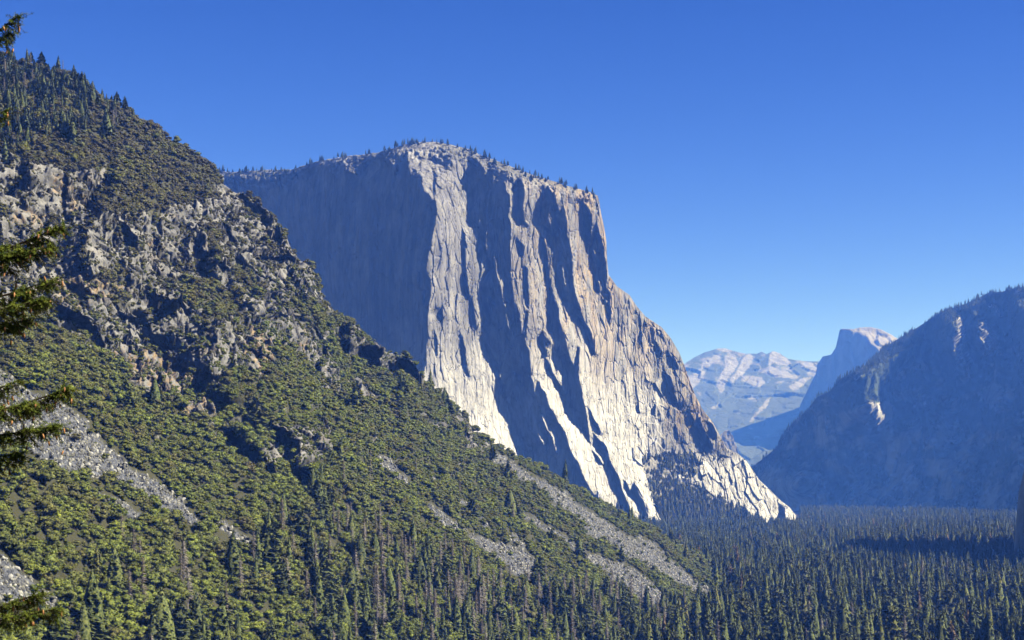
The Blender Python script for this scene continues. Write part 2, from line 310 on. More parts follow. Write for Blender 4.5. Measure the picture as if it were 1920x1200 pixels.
TOPVEG = [(820, 262, 860, 300), (855, 268, 1130, 372)]
N_DARK = [
 [(228, 290), (200, 330), (170, 365), (150, 398), (120, 410), (108, 465), (95, 512), (150, 520), (178, 518), (158, 470), (162, 430), (182, 410), (205, 385), (215, 350)],
 [(218, 412), (235, 415), (262, 455), (262, 470), (235, 468), (222, 440)], [(362, 425), (345, 440), (336, 505), (352, 515), (360, 490), (362, 450)], [(378, 500), (395, 470), (408, 500), (418, 540), (400, 545), (385, 530)],
 [(235, 590), (330, 585), (400, 585), (408, 640), (397, 705), (360, 708), (335, 690), (300, 675), (270, 640)], [(365, 720), (400, 712), (425, 720), (428, 755), (395, 752), (368, 740)], [(415, 800), (440, 810), (475, 835), (505, 870), (515, 892), (495, 888), (460, 860), (425, 830)],
 [(447, 362), (480, 372), (505, 402), (500, 425), (478, 415), (455, 385)], [(673, 650), (690, 648), (715, 668), (717, 692), (700, 685), (680, 672)], [(742, 668), (757, 662), (782, 690), (790, 708), (762, 706), (748, 690)], [(635, 615), (655, 630), (650, 665), (637, 655)],
 [(565, 885), (590, 888), (600, 915), (598, 938), (575, 925)], [(145, 605), (200, 625), (215, 650), (170, 640)], [(95, 570), (140, 590), (150, 610), (110, 600)], [(555, 475), (563, 495), (560, 520), (552, 505)], [(515, 430), (525, 450), (522, 480), (512, 455)], [(420, 555), (460, 575), (462, 600), (430, 590)], [(868, 790), (875, 800), (872, 845), (866, 835)], [(500, 790), (530, 800), (560, 850), (550, 880), (525, 850)], [(130, 540), (190, 545), (180, 560), (130, 552)], [(265, 545), (330, 555), (325, 572), (262, 562)], [(40, 300), (52, 305), (50, 350), (38, 350)],
]
N_ROCK = [
 [(-300, 280), (20, 290), (60, 310), (130, 325), (200, 332), (235, 355), (250, 388), (300, 392), (345, 380), (388, 372), (402, 345), (425, 345), (510, 400), (535, 443), (590, 513), (612, 573), (632, 590), (640, 625), (600, 640), (610, 680), (560, 700), (540, 670), (505, 690), (500, 705), (430, 705), (430, 760), (500, 800), (500, 815), (430, 800), (380, 792), (330, 752), (265, 737), (240, 702), (200, 667), (130, 632), (85, 602), (0, 590), (-300, 560)],
 [(640, 600), (673, 611), (717, 653), (757, 660), (795, 712), (745, 707), (700, 690), (650, 655)], [(650, 712), (670, 705), (692, 730), (717, 750), (714, 769), (680, 752)], [(860, 768), (888, 808), (889, 849), (870, 847), (868, 800), (840, 790)], [(800, 790), (850, 800), (835, 812), (810, 806)],
 [(500, 800), (570, 795), (615, 790), (620, 850), (560, 880), (520, 865), (505, 895), (480, 850)], [(560, 650), (600, 645), (640, 690), (635, 740), (600, 730), (580, 690)], [(640, 850), (655, 850), (650, 865)], [(118, 155), (140, 160), (150, 175), (130, 178)],
]
N_VEG = [[(175, 380), (215, 345), (400, 335), (420, 372), (330, 382), (290, 402), (240, 398), (200, 405)], [(160, 515), (230, 510), (237, 535), (180, 542)], [(330, 530), (400, 528), (452, 560), (440, 592), (400, 602), (350, 572)], [(440, 500), (500, 540), (480, 562), (430, 520)], [(545, 558), (640, 588), (640, 612), (600, 622), (560, 592)], [(420, 705), (500, 700), (510, 760), (520, 830), (460, 852), (400, 812)], [(510, 650), (570, 660), (600, 740), (560, 800), (520, 740)], [(205, 555), (245, 550), (243, 575), (215, 580)], [(380, 440), (400, 430), (410, 480), (390, 480)]]
N_DRY = [[(190, 655), (300, 655), (350, 680), (362, 712), (370, 720), (320, 732), (260, 722), (220, 692)], [(100, 520), (250, 535), (250, 552), (110, 580)], [(325, 740), (390, 758), (405, 782), (350, 777)], [(470, 600), (520, 640), (500, 720), (460, 660)], [(95, 330), (160, 380), (140, 410), (90, 360)], [(30, 395), (90, 400), (85, 425), (20, 415)], [(250, 440), (300, 450), (290, 462)], [(540, 640), (600, 640), (560, 660)]]
SCREE = [
 [(-300, 560), (-60, 660), (0, 695), (60, 735), (100, 745), (160, 790), (200, 835), (250, 880), (287, 897), (317, 920), (343, 937), (357, 963), (383, 980), (353, 983), (330, 973), (300, 947), (253, 923), (217, 913), (200, 897), (140, 887), (97, 877), (63, 850), (0, 815), (-60, 790), (-300, 700)],
 [(400, 973), (427, 983), (480, 1020), (467, 1027), (437, 1010), (413, 990)], [(183, 923), (213, 932), (260, 963), (292, 978), (243, 968), (200, 935)], [(330, 996), (348, 1004), (366, 1017), (342, 1008)],
 [(-300, 900), (0, 1037), (30, 1067), (60, 1090), (80, 1103), (103, 1120), (100, 1137), (123, 1177), (93, 1167), (50, 1133), (0, 1133), (-300, 1060)],
 [(707, 850), (730, 860), (750, 887), (777, 913), (767, 912), (737, 889), (713, 879)],
 [(797, 943), (827, 957), (853, 980), (880, 1000), (917, 1013), (957, 1023), (987, 1037), (1007, 1053), (1017, 1077), (1020, 1093), (987, 1090), (960, 1076), (940, 1054), (907, 1030), (867, 1000), (840, 990), (813, 966)],
 [(850, 926), (862, 935), (876, 948), (860, 946)], [(898, 967), (908, 972), (920, 997), (912, 995)], [(950, 1000), (965, 1002), (988, 1030), (970, 1025)],
 [(970, 955), (1000, 971), (1023, 988), (1057, 1005), (1090, 1031), (1133, 1048), (1173, 1060), (1207, 1081), (1240, 1108), (1245, 1122), (1233, 1135), (1187, 1119), (1160, 1102), (1133, 1077), (1100, 1051), (1070, 1024), (1030, 1001), (1000, 982)],
 [(920, 848), (950, 858), (973, 878), (1007, 895), (1033, 911), (1063, 928), (1090, 951), (1123, 971), (1160, 995), (1190, 1011), (1233, 1038), (1273, 1061), (1280, 1066), (1300, 1090), (1323, 1100), (1353, 1123), (1347, 1132), (1313, 1119), (1280, 1100), (1253, 1085), (1207, 1059), (1173, 1042), (1140, 1022), (1103, 999), (1087, 973), (1047, 943), (1013, 920), (980, 903), (950, 880), (923, 865)],
 [(1190, 1000), (1225, 1020), (1250, 1035), (1240, 1040), (1215, 1028)], [(1030, 945), (1040, 948), (1036, 956)],
]
RIGHT_SIL = [(1250, 985), (1330, 940), (1380, 905), (1413, 874), (1437, 855), (1460, 835), (1470, 813), (1493, 786), (1517, 766), (1533, 744), (1557, 733), (1570, 713), (1597, 700), (1630, 680), (1653, 656), (1683, 636), (1713, 618), (1740, 601), (1767, 584), (1810, 570), (1830, 560), (1853, 549), (1880, 546), (1920, 537), (2000, 505), (2200, 440), (2500, 420)]
M_LIT = [[(1783, 590), (1792, 588), (1800, 610), (1808, 650), (1818, 685), (1818, 717), (1808, 702), (1797, 670), (1788, 640), (1786, 610)], [(1833, 603), (1846, 610), (1858, 628), (1872, 650), (1882, 666), (1862, 660), (1850, 668), (1845, 640)], [(1605, 772), (1630, 757), (1660, 755), (1675, 772), (1670, 787), (1650, 802), (1633, 815), (1625, 800)], [(1490, 905), (1505, 893), (1525, 885), (1545, 900), (1530, 920), (1510, 930), (1495, 920)], [(1858, 570), (1866, 568), (1872, 585), (1874, 600), (1866, 598)], [(1682, 690), (1700, 695), (1696, 715), (1688, 712)], [(1895, 955), (1920, 920), (1920, 935), (1900, 965)]]
M_GREEN = [[(1545, 735), (1640, 690), (1690, 655), (1735, 640), (1745, 655), (1700, 690), (1670, 740), (1695, 765), (1600, 768), (1570, 757)]]
DOME_SIL = [(1500, 760), (1522, 715), (1530, 700), (1533, 683), (1543, 668), (1558, 665), (1567, 652), (1570, 640), (1575, 618), (1580, 616), (1600, 617), (1613, 614), (1633, 613), (1653, 618), (1673, 628), (1683, 635), (1697, 648), (1715, 672), (1740, 720), (1780, 800)]
D_LIT = [[(1570, 608), (1700, 600), (1800, 700), (1800, 800), (1700, 740), (1670, 690), (1647, 656), (1627, 637), (1617, 627), (1597, 622), (1575, 618)]]
CLOUD_SIL = [(1180, 740), (1240, 705), (1285, 681), (1300, 671), (1320, 661), (1347, 653), (1360, 653), (1380, 659), (1397, 663), (1420, 663), (1428, 659), (1437, 664), (1450, 658), (1463, 663), (1477, 673), (1493, 676), (1537, 678), (1600, 682), (1700, 700), (1800, 720)]
C_LIT = [[(1290, 705), (1310, 694), (1322, 698), (1312, 716), (1300, 728), (1292, 722)], [(1360, 667), (1378, 664), (1386, 680), (1373, 700), (1363, 712), (1359, 730), (1350, 739), (1344, 715), (1352, 700), (1358, 690)], [(1393, 672), (1405, 664), (1415, 668), (1405, 687), (1390, 705), (1372, 720), (1365, 714), (1385, 690)], [(1440, 690), (1443, 665), (1452, 658), (1470, 667), (1484, 684), (1465, 686), (1450, 682)], [(1440, 690), (1470, 695), (1496, 707), (1490, 711), (1455, 706), (1440, 702)], [(1388, 705), (1430, 708), (1434, 720), (1420, 728), (1400, 716)], [(1478, 727), (1500, 712), (1522, 704), (1505, 723), (1485, 733)], [(1405, 790), (1425, 765), (1444, 744), (1441, 758), (1420, 776), (1410, 791)], [(1318, 680), (1345, 668), (1350, 672), (1325, 690), (1312, 695)], [(1500, 680), (1530, 680), (1530, 690), (1505, 688)]]

# ------------------------------------------------------------------ EL-shaped main cliff
R = Raster(360, 250, 1530, 1040, 1.5)
dark = R.mask(E_DARK, 1.2, 14, 5); lit = R.mask(E_LIT, .8, 10, 6); talus = R.mask(TALUS, 3, 25, 8)
dark = np.clip(dark-lit, 0, 1)
big = R.poly(E_DARK[0])
d0 = interp([(360, 5080), (440, 4880), (560, 4580), (700, 4240), (800, 4000), (880, 4060), (960, 4120), (1050, 4200), (1130, 4340), (1240, 4480), (1350, 4600), (1530, 4640)], R.X)
mpp = d0/F*R.st
crest = interp([(p[0], p[1]) for p in CAP_SIL if p[0] < 1122], R.X)
plate = np.clip(1-(R.Y-crest)/interp([(400, 40), (640, 26), (700, 12), (800, 16), (850, 26), (1000, 20), (1110, 18), (1160, 0.1)], R.X), 0, 1)*(R.X < 1124)
wide = blur(dark, 9); k = np.where(dark > .5, -.48-1.5*np.clip(1-wide*1.25, 0, 1), 1.0)
k = np.where(big & (lit < .5), -1.35, k)
east = sstep(1120, 1200, R.X)*(dark < .5)
k = k*(1-east)+.55*east
k = k*(1-plate)+.35*plate
k = k*(1-talus)+.25*talus
kz = .10+.22*sstep(560, 950, R.Y)+2.2*plate; kz = kz*(1-talus)+1.35*talus
# fluting: long vertical ribs
fl = fbm(R.X/9.+R.Y/90., R.Y/170., R.X*0, 4, 21)
k = k+(fl*.9)*(1-talus)*(1-plate)*np.where(big, .4, 1)*np.where(dark > .5, .5, 1)
k = np.where((dark > .5), np.minimum(k, -.42), k)
D = solve(d0, k*mpp, -kz*mpp, 7e-5, .35)
log('cap depth range', D.min(), D.max(), np.abs(D-d0).max())
vegm = R.mask([[(820, 255), (860, 258), (1000, 320), (1125, 360), (1125, 368), (1000, 340), (900, 312), (850, 300), (822, 285)], [(400, 300), (640, 285), (560, 325), (500, 345), (400, 345)]], 3, 12, 9)
def cap_masks(px, py, P):
    wx = px+4*fbm(px/15, py/15, px*0, 3, 31)*2; wy = py+4*fbm(px/15, py/15, px*0+5, 3, 31)*2
    ta = R.samp(talus, wx, wy)
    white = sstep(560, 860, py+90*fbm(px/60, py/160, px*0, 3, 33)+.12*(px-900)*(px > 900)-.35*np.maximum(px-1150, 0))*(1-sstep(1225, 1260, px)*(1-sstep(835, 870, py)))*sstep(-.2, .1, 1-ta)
    tan = sstep(900, 1130, px+60*fbm(px/40, py/90, px*0, 3, 35))*(1-sstep(640, 800, py))+sstep(1200, 1260, px)*(1-sstep(760, 860, py))
    v = np.clip(ta*sstep(.0, .2, fbm(px/14, py/9, px*0, 3, 37)+.2+.25*(py-940)/60), 0, 1)*.85+.35*R.samp(vegm, px, py)
    return np.stack([np.clip(white*(1-.8*ta), 0, 1), np.clip(tan, 0, 1), np.clip(v, 0, 1)], -1)
def cap_disp(P, px, py, t):
    x, y, z = P[..., 0], P[..., 1], P[..., 2]; ta = R.samp(talus, px, py)
    a = 1-.9*ta
    edge = np.clip(t*40, .25, 1)
    r = fbm(x/28, y/28, z/170, 5, 41, .6)*8+ridged(x/45, y/45, z/150, 4, 43, .6)*3.5
    f, e = facet(x/20+.4*z/60, y/20, z/75, 45, .9); r2 = f*(6-3*sstep(600, 800, py))-(3.5-2*sstep(600, 800, py))*(1-sstep(0, .12, e))
    lower = sstep(600, 800, py)
    f3, e3 = facet(x/16, y/16, z/22, 47, 1.); r2 = r2*(1-.35*lower)+f3*1.3*lower
    top = 1-sstep(10, 45, py-np.interp(px, [p[0] for p in CAP_SIL[:25]], [p[1] for p in CAP_SIL[:25]]))
    f4, e4 = facet(x/14, y/14, z/9, 49, 1.3); r3 = f4*9*np.clip(top, 0, 1)
    east = sstep(1130, 1230, px); f5, e5 = facet(x/32+z/90, y/32, z/60, 50, 1.4); r4 = f5*6*east
    dk = R.samp(dark, px, py); q = (r+r2+r4)*a*edge*(1-.6*dk)+r3*edge*.7
    zz = edge*(2.0*fbm(x/9, y/9, z/9, 3, 51)+top*4*f4)
    return np.stack([-.15*q, -q, zz], -1)
nk = len(CAP_SIL)-1; i1 = 24; i2 = 31
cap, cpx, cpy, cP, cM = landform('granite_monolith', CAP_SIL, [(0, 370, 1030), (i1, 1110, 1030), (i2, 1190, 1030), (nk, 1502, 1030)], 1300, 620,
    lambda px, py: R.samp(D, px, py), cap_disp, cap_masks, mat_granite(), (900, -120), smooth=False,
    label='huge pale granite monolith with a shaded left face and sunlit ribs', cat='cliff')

# ------------------------------------------------------------------ near hillside
N = Raster(-310, 0, 1570, 1320, 4)
nd = N.mask(N_DARK, 3, 18, 11); rockR = N.mask(N_ROCK, 6, 30, 12); vegR = N.mask(N_VEG, 5, 22, 13)
dryR = N.mask(N_DRY, 6, 22, 14); scrR = N.mask(SCREE, 3.5, 16, 15)
silN = np.interp(N.xs, [p[0] for p in NEAR_SIL], [p[1] for p in NEAR_SIL])[None]
dr = interp([(-310, 1300), (0, 1450), (400, 1600), (610, 1680), (900, 1830), (1233, 2150), (1500, 2450), (1570, 2500)], N.X)
db = interp([(-310, 440), (0, 560), (500, 800), (900, 1040), (1300, 1280), (1570, 1420)], N.X)
tt = np.clip((N.Y-silN)/(1260-silN), -.1, 1.1)
dN0 = 1/((1-tt)/dr+tt/db)
cl = blur(rockR*(1-.6*vegR), 6)
mppN = dN0/F*N.st
gx = np.zeros_like(dN0); gx[:, :-1] = np.diff(dN0, axis=1); gy = np.zeros_like(dN0); gy[:-1] = np.diff(dN0, axis=0)
kx = gx/mppN; ky = gy/mppN
flN = fbm(N.X/28.+N.Y/60, N.Y/60., N.X*0, 4, 61)
kx = kx*(1-cl)+(.75+2.6*flN)*cl
ledge = fbm(N.X/110., (N.Y-.16*N.X)/19., N.X*0+3, 3, 62)
ky = ky*(1-cl)-(.45+np.maximum(ledge-.03, 0)*13)*cl
gul = fbm((N.X-1.5*N.Y)/70., (N.Y)/400., N.X*0+7, 3, 63)     # gullies down the fall line
kx = kx+(1-cl)*gul*4.5*(1-scrR)
kx = np.where(nd > .5, -3.4, kx); ky = np.where(nd > .5, -.25, ky)
DN = solve(dN0, kx*mppN, ky*mppN, 2e-4, .12)
log('near', np.abs(DN-dN0).max())
def near_masks(px, py, P):
    wx = px+5*fbm(px/12, py/12, px*0, 3, 71)*2; wy = py+5*fbm(px/12, py/12, px*0+5, 3, 71)*2
    rk = N.samp(rockR, wx, wy); ve = N.samp(vegR, wx, wy); dy = N.samp(dryR, wx, wy); sc = N.samp(scrR, px+(wx-px)*.5, py+(wy-py)*.5)
    dyn = sstep(.0, .15, fbm(px/11, py/6, px*0, 3, 73)+.06)
    rk = np.maximum(rk, sstep(.20, .32, fbm(px/30, py/26, px*0+2, 4, 75))*(py < 900)*.9)
    return np.stack([rk*(1-.75*ve), sc*(1-0*rk), dy*dyn*.8], -1)
def near_disp(P, px, py, t):
    x, y, z = P[..., 0], P[..., 1]*.45, P[..., 2]
    rk = blurred_rock(px, py); edge = np.clip(t*60, .35, 1)
    sc = N.samp(scrR, px, py)
    xw = x+4*perlin(x/15, y/15, z/15, 80); f1, e1 = facet(xw/42+.15*z/60, y/60, z/70, 81, 1.1); u_ = xw*.85+z*.5; v_ = z*.85-xw*.45; f2, e2 = facet(u_/8, y/14, v_/22, 82, 1.3); f3, e3 = facet(u_/3.2, y/5, v_/8, 83, 1.6); calm = 1-.65*N.samp(nd, px, py)
    rr = (f1*17+f2*8+f3*3.4-5*(1-sstep(0, .05, e1)))*calm
    veg = fbm(x/45, y/45, z/45, 4, 85)*16
    f4, e4 = facet(x/4, y/4, z/3.2, 86, 1.6)
    q = rr*rk+veg*(1-rk)*(1-.8*sc)+sc*f4*1.6
    zz = rk*(f2*4+f3*1.5)*calm*edge+fbm(x/12, y/12, z/12, 3, 87)*2*edge+sc*f4*1.4
    return np.stack([.35*q*edge, -.9*q*edge, zz], -1)
log('k in dark', np.mean((np.diff(DN, axis=1)/mppN[:, :-1])[nd[:, :-1] > .5]), 'd0', np.mean((np.diff(dN0, axis=1)/mppN[:, :-1])[nd[:, :-1] > .5]), 'cl', np.mean((np.diff(DN, axis=1)/mppN[:, :-1])[(nd[:, :-1] < .5)&(cl[:, :-1]>.7)]))
_rb = blur(np.maximum(rockR*(1-.5*vegR), sstep(.22, .32, fbm(N.X/30, N.Y/26, N.X*0+2, 4, 75))*(N.Y < 900)*.7), 1)
def blurred_rock(px, py): return N.samp(_rb, px, py)
nn = len(NEAR_SIL)-1
near, npx, npy, nP, nM = landform('hillside', NEAR_SIL, [(0, -300, 1300)]+[(i, NEAR_SIL[i][0], 1300) for i in range(1, nn)]+[(nn, 1560, 1300)], 1240, 800,
    lambda px, py: N.samp(DN, px, py), near_disp, near_masks, mat_cliff(), (260, -190), smooth=False,
    label='steep near hillside of broken grey crags, brush and scree', cat='hill')

# ------------------------------------------------------------------ far landforms
def generic(name, sil, ras, d0f, kxf, kzf, litp, litk, mu, amp, flen, mat, back, nc, nr, foot, maskf, label, cat, wy=.4, extra=None):
    Q = Raster(*ras); L = Q.mask(litp, 2.5, 12, 91) if litp else Q.X*0
    dd = d0f(Q.X, Q.Y); mp = dd/F*Q.st
    kk = kxf(Q.X, Q.Y); kk = kk*(1-L)+litk*L
    Dq = solve(dd, kk*mp, -kzf(Q.X, Q.Y)*mp, mu, wy)
    if extra: Dq = Dq-extra(Q.X, Q.Y)
    def dsp(P, px, py, t):
        x, y, z = P[..., 0], P[..., 1], P[..., 2]; e = np.clip(t*30, .3, 1)
        f, b = facet(x/(flen*.5), y/(flen*.5), z/flen, 95, 1.2)
        f2_, b2_ = facet(x/(flen*1.6), y/(flen*1.6), z/(flen*3.2), 96, 1.0); q = (fbm(x/flen, y/flen, z/(flen*2.5), 5, 93, .6)*amp*1.3+f*amp*.8+f2_*amp*1.6)*e
        return np.stack([q*.1, -q, .25*q*e], -1)
    keys = [(0, sil[0][0], foot)]+[(i, sil[i][0], foot) for i in range(1, len(sil)-1)]+[(len(sil)-1, sil[-1][0], foot)]
    return landform(name, sil, keys, nc, nr, lambda px, py: Q.samp(Dq, px, py), dsp, lambda px, py, P: maskf(px, py, Q.samp(L, px, py)), mat, back, label=label, cat=cat)
rm = mat_far('shaded_granite', (.15, .145, .14), (.40, .385, .36), (.03, .04, .018))
def rmask(px, py, L):
    g = np.clip(sstep(-.12, .12, fbm(px/50, py/40, px*0, 4, 97)+.15-.3*(py-700)/250), 0, 1)
    gm = RG.samp(rgm, px, py)
    return np.stack([px*0, np.clip(np.maximum(g*.9, gm)*(1-L), 0, 1), px*0], -1)
RG = Raster(1240, 400, 2510, 1010, 4); rgm = RG.mask(M_GREEN, 4, 20, 98)
RIBS = [(1615, 715, 75, 70, 760, .3), (1788, 645, 20, 75, 330, .25), (1845, 635, 22, 55, 230, .5), (1640, 785, 34, 40, 300, .2), (1505, 905, 35, 26, 340, .2), (1735, 760, 26, 120, 230, .3), (1880, 780, 30, 130, 130, .2), (1580, 830, 30, 70, 200, .2), (1930, 640, 40, 120, 300, .2)]
rmt, rpx, rpy, rP, rM = generic('valley_mountain', RIGHT_SIL, (1240, 400, 2510, 1010, 3),
    lambda X, Y: interp([(1240, 8300), (1413, 7700), (1500, 7300), (1700, 6500), (1920, 5900), (2510, 4800)], X)+(980-Y)*2.2,
    lambda X, Y: -1.5+5.5*fbm(X/40+Y/90, Y/130, X*0, 5, 99, .6)+3.4*RG.samp(rgm, X, Y), lambda X, Y: .75+.5*fbm(X/60, Y/40, X*0, 3, 100),
    M_LIT, 2.6, 1.5e-4, 42, 120, rm, (1500, -300, 1), 760, 460, 1000, rmask, 'hazy blue wooded mountain in shade with a tree lined crest', 'mountain', wy=.12, extra=lambda X, Y: sum(a_*np.exp(-((X-x_-sl*(Y-y_))/w_)**2-((Y-y_)/h_)**2) for x_, y_, w_, h_, a_, sl in RIBS))
dm = mat_far('dome_granite', (.17, .155, .125), (.24, .22, .18), (.03, .04, .018))
generic('granite_dome', DOME_SIL, (1490, 590, 1790, 950, 2), lambda X, Y: 13000+(760-Y)*1.5+0*X,
    lambda X, Y: -1.2+.9*fbm(X/9, Y/50, X*0, 3, 103), lambda X, Y: .15+0*X, D_LIT, .45, 8e-4, 22, 160, dm, (1600, -500, 1), 300, 220, 940,
    lambda px, py, L: np.stack([px*0, sstep(700, 760, py)*.7, px*0], -1), 'distant half dome of granite cut sheer on its left side', 'mountain')
cm = mat_far('pale_far_granite', (.14, .136, .124), (.22, .212, .195), (.035, .045, .022))
def cmask(px, py, L):
    g = sstep(-.05, .1, fbm(px/35, py/18, px*0, 4, 105)+.12+.2*(py > 720))
    return np.stack([px*0, np.clip(g*(1-1.3*L), 0, 1)*.9, px*0], -1)
generic('far_ridge', CLOUD_SIL, (1170, 640, 1810, 960, 2), lambda X, Y: 16500-np.minimum(Y-660, 170)*22+0*X,
    lambda X, Y: -.55+1.3*fbm(X/22+Y/60, Y/45, X*0, 4, 107), lambda X, Y: .9+0*X, C_LIT, .30, 6e-4, 26, 300, cm, (2500, -500), 460, 240, 950, cmask,
    'farthest pale granite ridge with sunlit slabs fading into blue haze', 'mountain')
TOWER = [(1330, 900), (1346, 850), (1351, 815), (1359, 807), (1367, 806), (1374, 818), (1380, 833), (1385, 851), (1392, 900)]
generic('rock_column', TOWER, (1320, 795, 1400, 960, 1), lambda X, Y: 9000+0*X, lambda X, Y: .5+.8*fbm(X/6, Y/20, X*0, 3, 111), lambda X, Y: .2+0*X,
    [], 1, 2e-3, 10, 60, dm, (500, -200, 1), 90, 110, 950, lambda px, py, L: np.stack([px*0, px*0, px*0], -1), 'small pale rock column in the haze behind the big cliff', 'rock')

# buttress that stands just outside the frame at the right and shades the forest
def buttress():
    nx, ny = 300, 320
    X, Y = np.meshgrid(np.linspace(860, 2250, nx), np.linspace(1850, 3200, ny))
    wob = fbm(X/160, Y/160, X*0, 4, 121)*150
    e = 1-np.hypot((X-1522)/600, (Y-2500)/560); s = e*520+wob*.5
    s = s+fbm(X/40, Y/40, X*0, 3, 123)*22
    h = np.interp(s, [-60, 0, 12, 40, 70, 180, 420], [-40, 0, 110, 290, 375, 490, 680])
    h = h+sstep(0, 30, s)*(ridged(X/50, Y/50, X*0, 4, 125)*16)
    V = np.stack([X, Y, -165+h], -1)
    M = np.stack([X*0, sstep(.0, .2, fbm(X/60, Y/60, X*0, 3, 127))*.5, X*0, X*0+1], -1)
    me = make_mesh('rock_buttress', V.reshape(-1, 3), quads_of(ny, nx), rm, True, {'mask': ('FLOAT_COLOR', M)})
    tag(link('rock_buttress', me), 'dark steep rock buttress rising from the forest at the right edge', 'cliff', kind='structure')
buttress()

# ground: one sheet from under the camera to the horizon
def ground_z(X, Y):
    r = np.hypot(X, Y)
    z = -160-5*fbm(X/300, Y/300, X*0, 3, 131)*2
    mound = -1.75-np.maximum(r-4, 0)*.62
    return np.maximum(z, mound)
def ground():
    r = np.concatenate([np.linspace(.01, 300, 60), np.geomspace(310, 20000, 170)]); a = np.linspace(0, 2*np.pi, 361)
    Rr, A = np.meshgrid(r, a); X, Y = Rr*np.sin(A), Rr*np.cos(A)
    V = np.stack([X, Y, ground_z(X, Y)], -1)
    n = NB('forest_floor'); f = n.noise(.05, 6, .7, n.pos()); n.color(n.mix(f, (.03, .028, .016), (.10, .08, .05)))
    me = make_mesh('ground', V.reshape(-1, 3), quads_of(*X.shape), n.m, True)
    tag(link('ground', me), 'flat wooded valley floor', 'ground', kind='structure')
ground()
log('terrain done')
#PART2
# ------------------------------------------------------------------ vegetation prototypes
M_con = mat_leaf('conifer_foliage', [(.032, .055, .020), (.055, .085, .022), (.085, .112, .028), (.125, .13, .034), (.17, .11, .055)], .4)
M_oak = mat_leaf('brush_foliage', [(.048, .042, .02), (.090, .090, .024), (.088, .108, .018), (.105, .145, .018), (.19, .23, .02)], .35)
M_dead = mat_leaf('dead_twigs', [(.15, .125, .13), (.22, .19, .195), (.30, .27, .27)], .3)
M_bark = mat_plain('bark', (.055, .042, .032), (.12, .095, .075), 3.0)
M_grey = mat_plain('weathered_wood', (.14, .125, .12), (.30, .27, .26), 2.0)
class Geo:
    def __init__(s): s.V = []; s.Q = []
    def quad(s, a, b, c, d):
        i = len(s.V); s.V += [a, b, c, d]; s.Q.append((i, i+1, i+2, i+3))
    def tube(s, pts, rad, n=6):
        base = len(s.V); m = len(pts)
        for j, (p, r) in enumerate(zip(pts, rad)):
            p = np.array(p, float); q = np.array(pts[min(j+1, m-1)], float)-np.array(pts[max(j-1, 0)], float)
            q /= np.linalg.norm(q)+1e-9; u = np.cross(q, [0, 0, 1.] if abs(q[2]) < .9 else [1., 0, 0]); u /= np.linalg.norm(u); v = np.cross(q, u)
            for k in range(n):
                a = 2*math.pi*k/n; s.V.append(tuple(p+r*(math.cos(a)*u+math.sin(a)*v)))
        for j in range(m-1):
            for k in range(n):
                s.Q.append((base+j*n+k, base+j*n+(k+1) % n, base+(j+1)*n+(k+1) % n, base+(j+1)*n+k))
    def mesh(s, name, mat, smooth=False): return make_mesh(name, np.array(s.V), np.array(s.Q), mat, smooth)
def conifer_crown(seed, rad=.15, h0=.12, n=30, per=8, point=.8, ragged=.35):
    r = RS(seed); g = Geo(); lob = r.uniform(.75, 1.2, 5)
    for i in range(n):
        h = h0+(1-h0)*((i+r.uniform(-.3, .3))/n); h = min(max(h, h0), .985)
        R0 = rad*((1-h)/(1-h0))**point+.008
        for b in range(per if i < n*.8 else 5):
            a = r.uniform(0, 6.283); R = R0*r.uniform(1-ragged, 1.12)*lob[int(a/6.283*5) % 5]
            if r.rand() < .08: continue
            dr = r.uniform(.15, .45); d = np.array([math.cos(a), math.sin(a), -dr]); s_ = np.array([-math.sin(a), math.cos(a), 0])
            o = np.array([0, 0, h+.012]); tip = o+d*R; w = R*r.uniform(.2, .34)+.004
            mid = o+d*R*.62+np.array([0, 0, .010])
            g.quad(tuple(o), tuple(mid-s_*w), tuple(tip), tuple(mid+s_*w))
            dn = np.array([0, 0, -R*r.uniform(.22, .4)-.006])
            g.quad(tuple(o+d*R*.3), tuple(mid+dn+s_*w*.5), tuple(tip+dn*.5), tuple(mid+np.array([0, 0, .012])-s_*w*.3))
    m = 7; base = len(g.V)
    for (h, rr) in ((h0+.02, rad*.62), (.42, rad*.50), (.72, rad*.27), (.97, .004)):
        for k in range(m): g.V.append((rr*math.cos(6.283*k/m), rr*math.sin(6.283*k/m), h))
    for j in range(3):
        for k in range(m): g.Q.append((base+j*m+k, base+j*m+(k+1) % m, base+(j+1)*m+(k+1) % m, base+(j+1)*m+k))
    return g.mesh('conifer_crown', M_con)
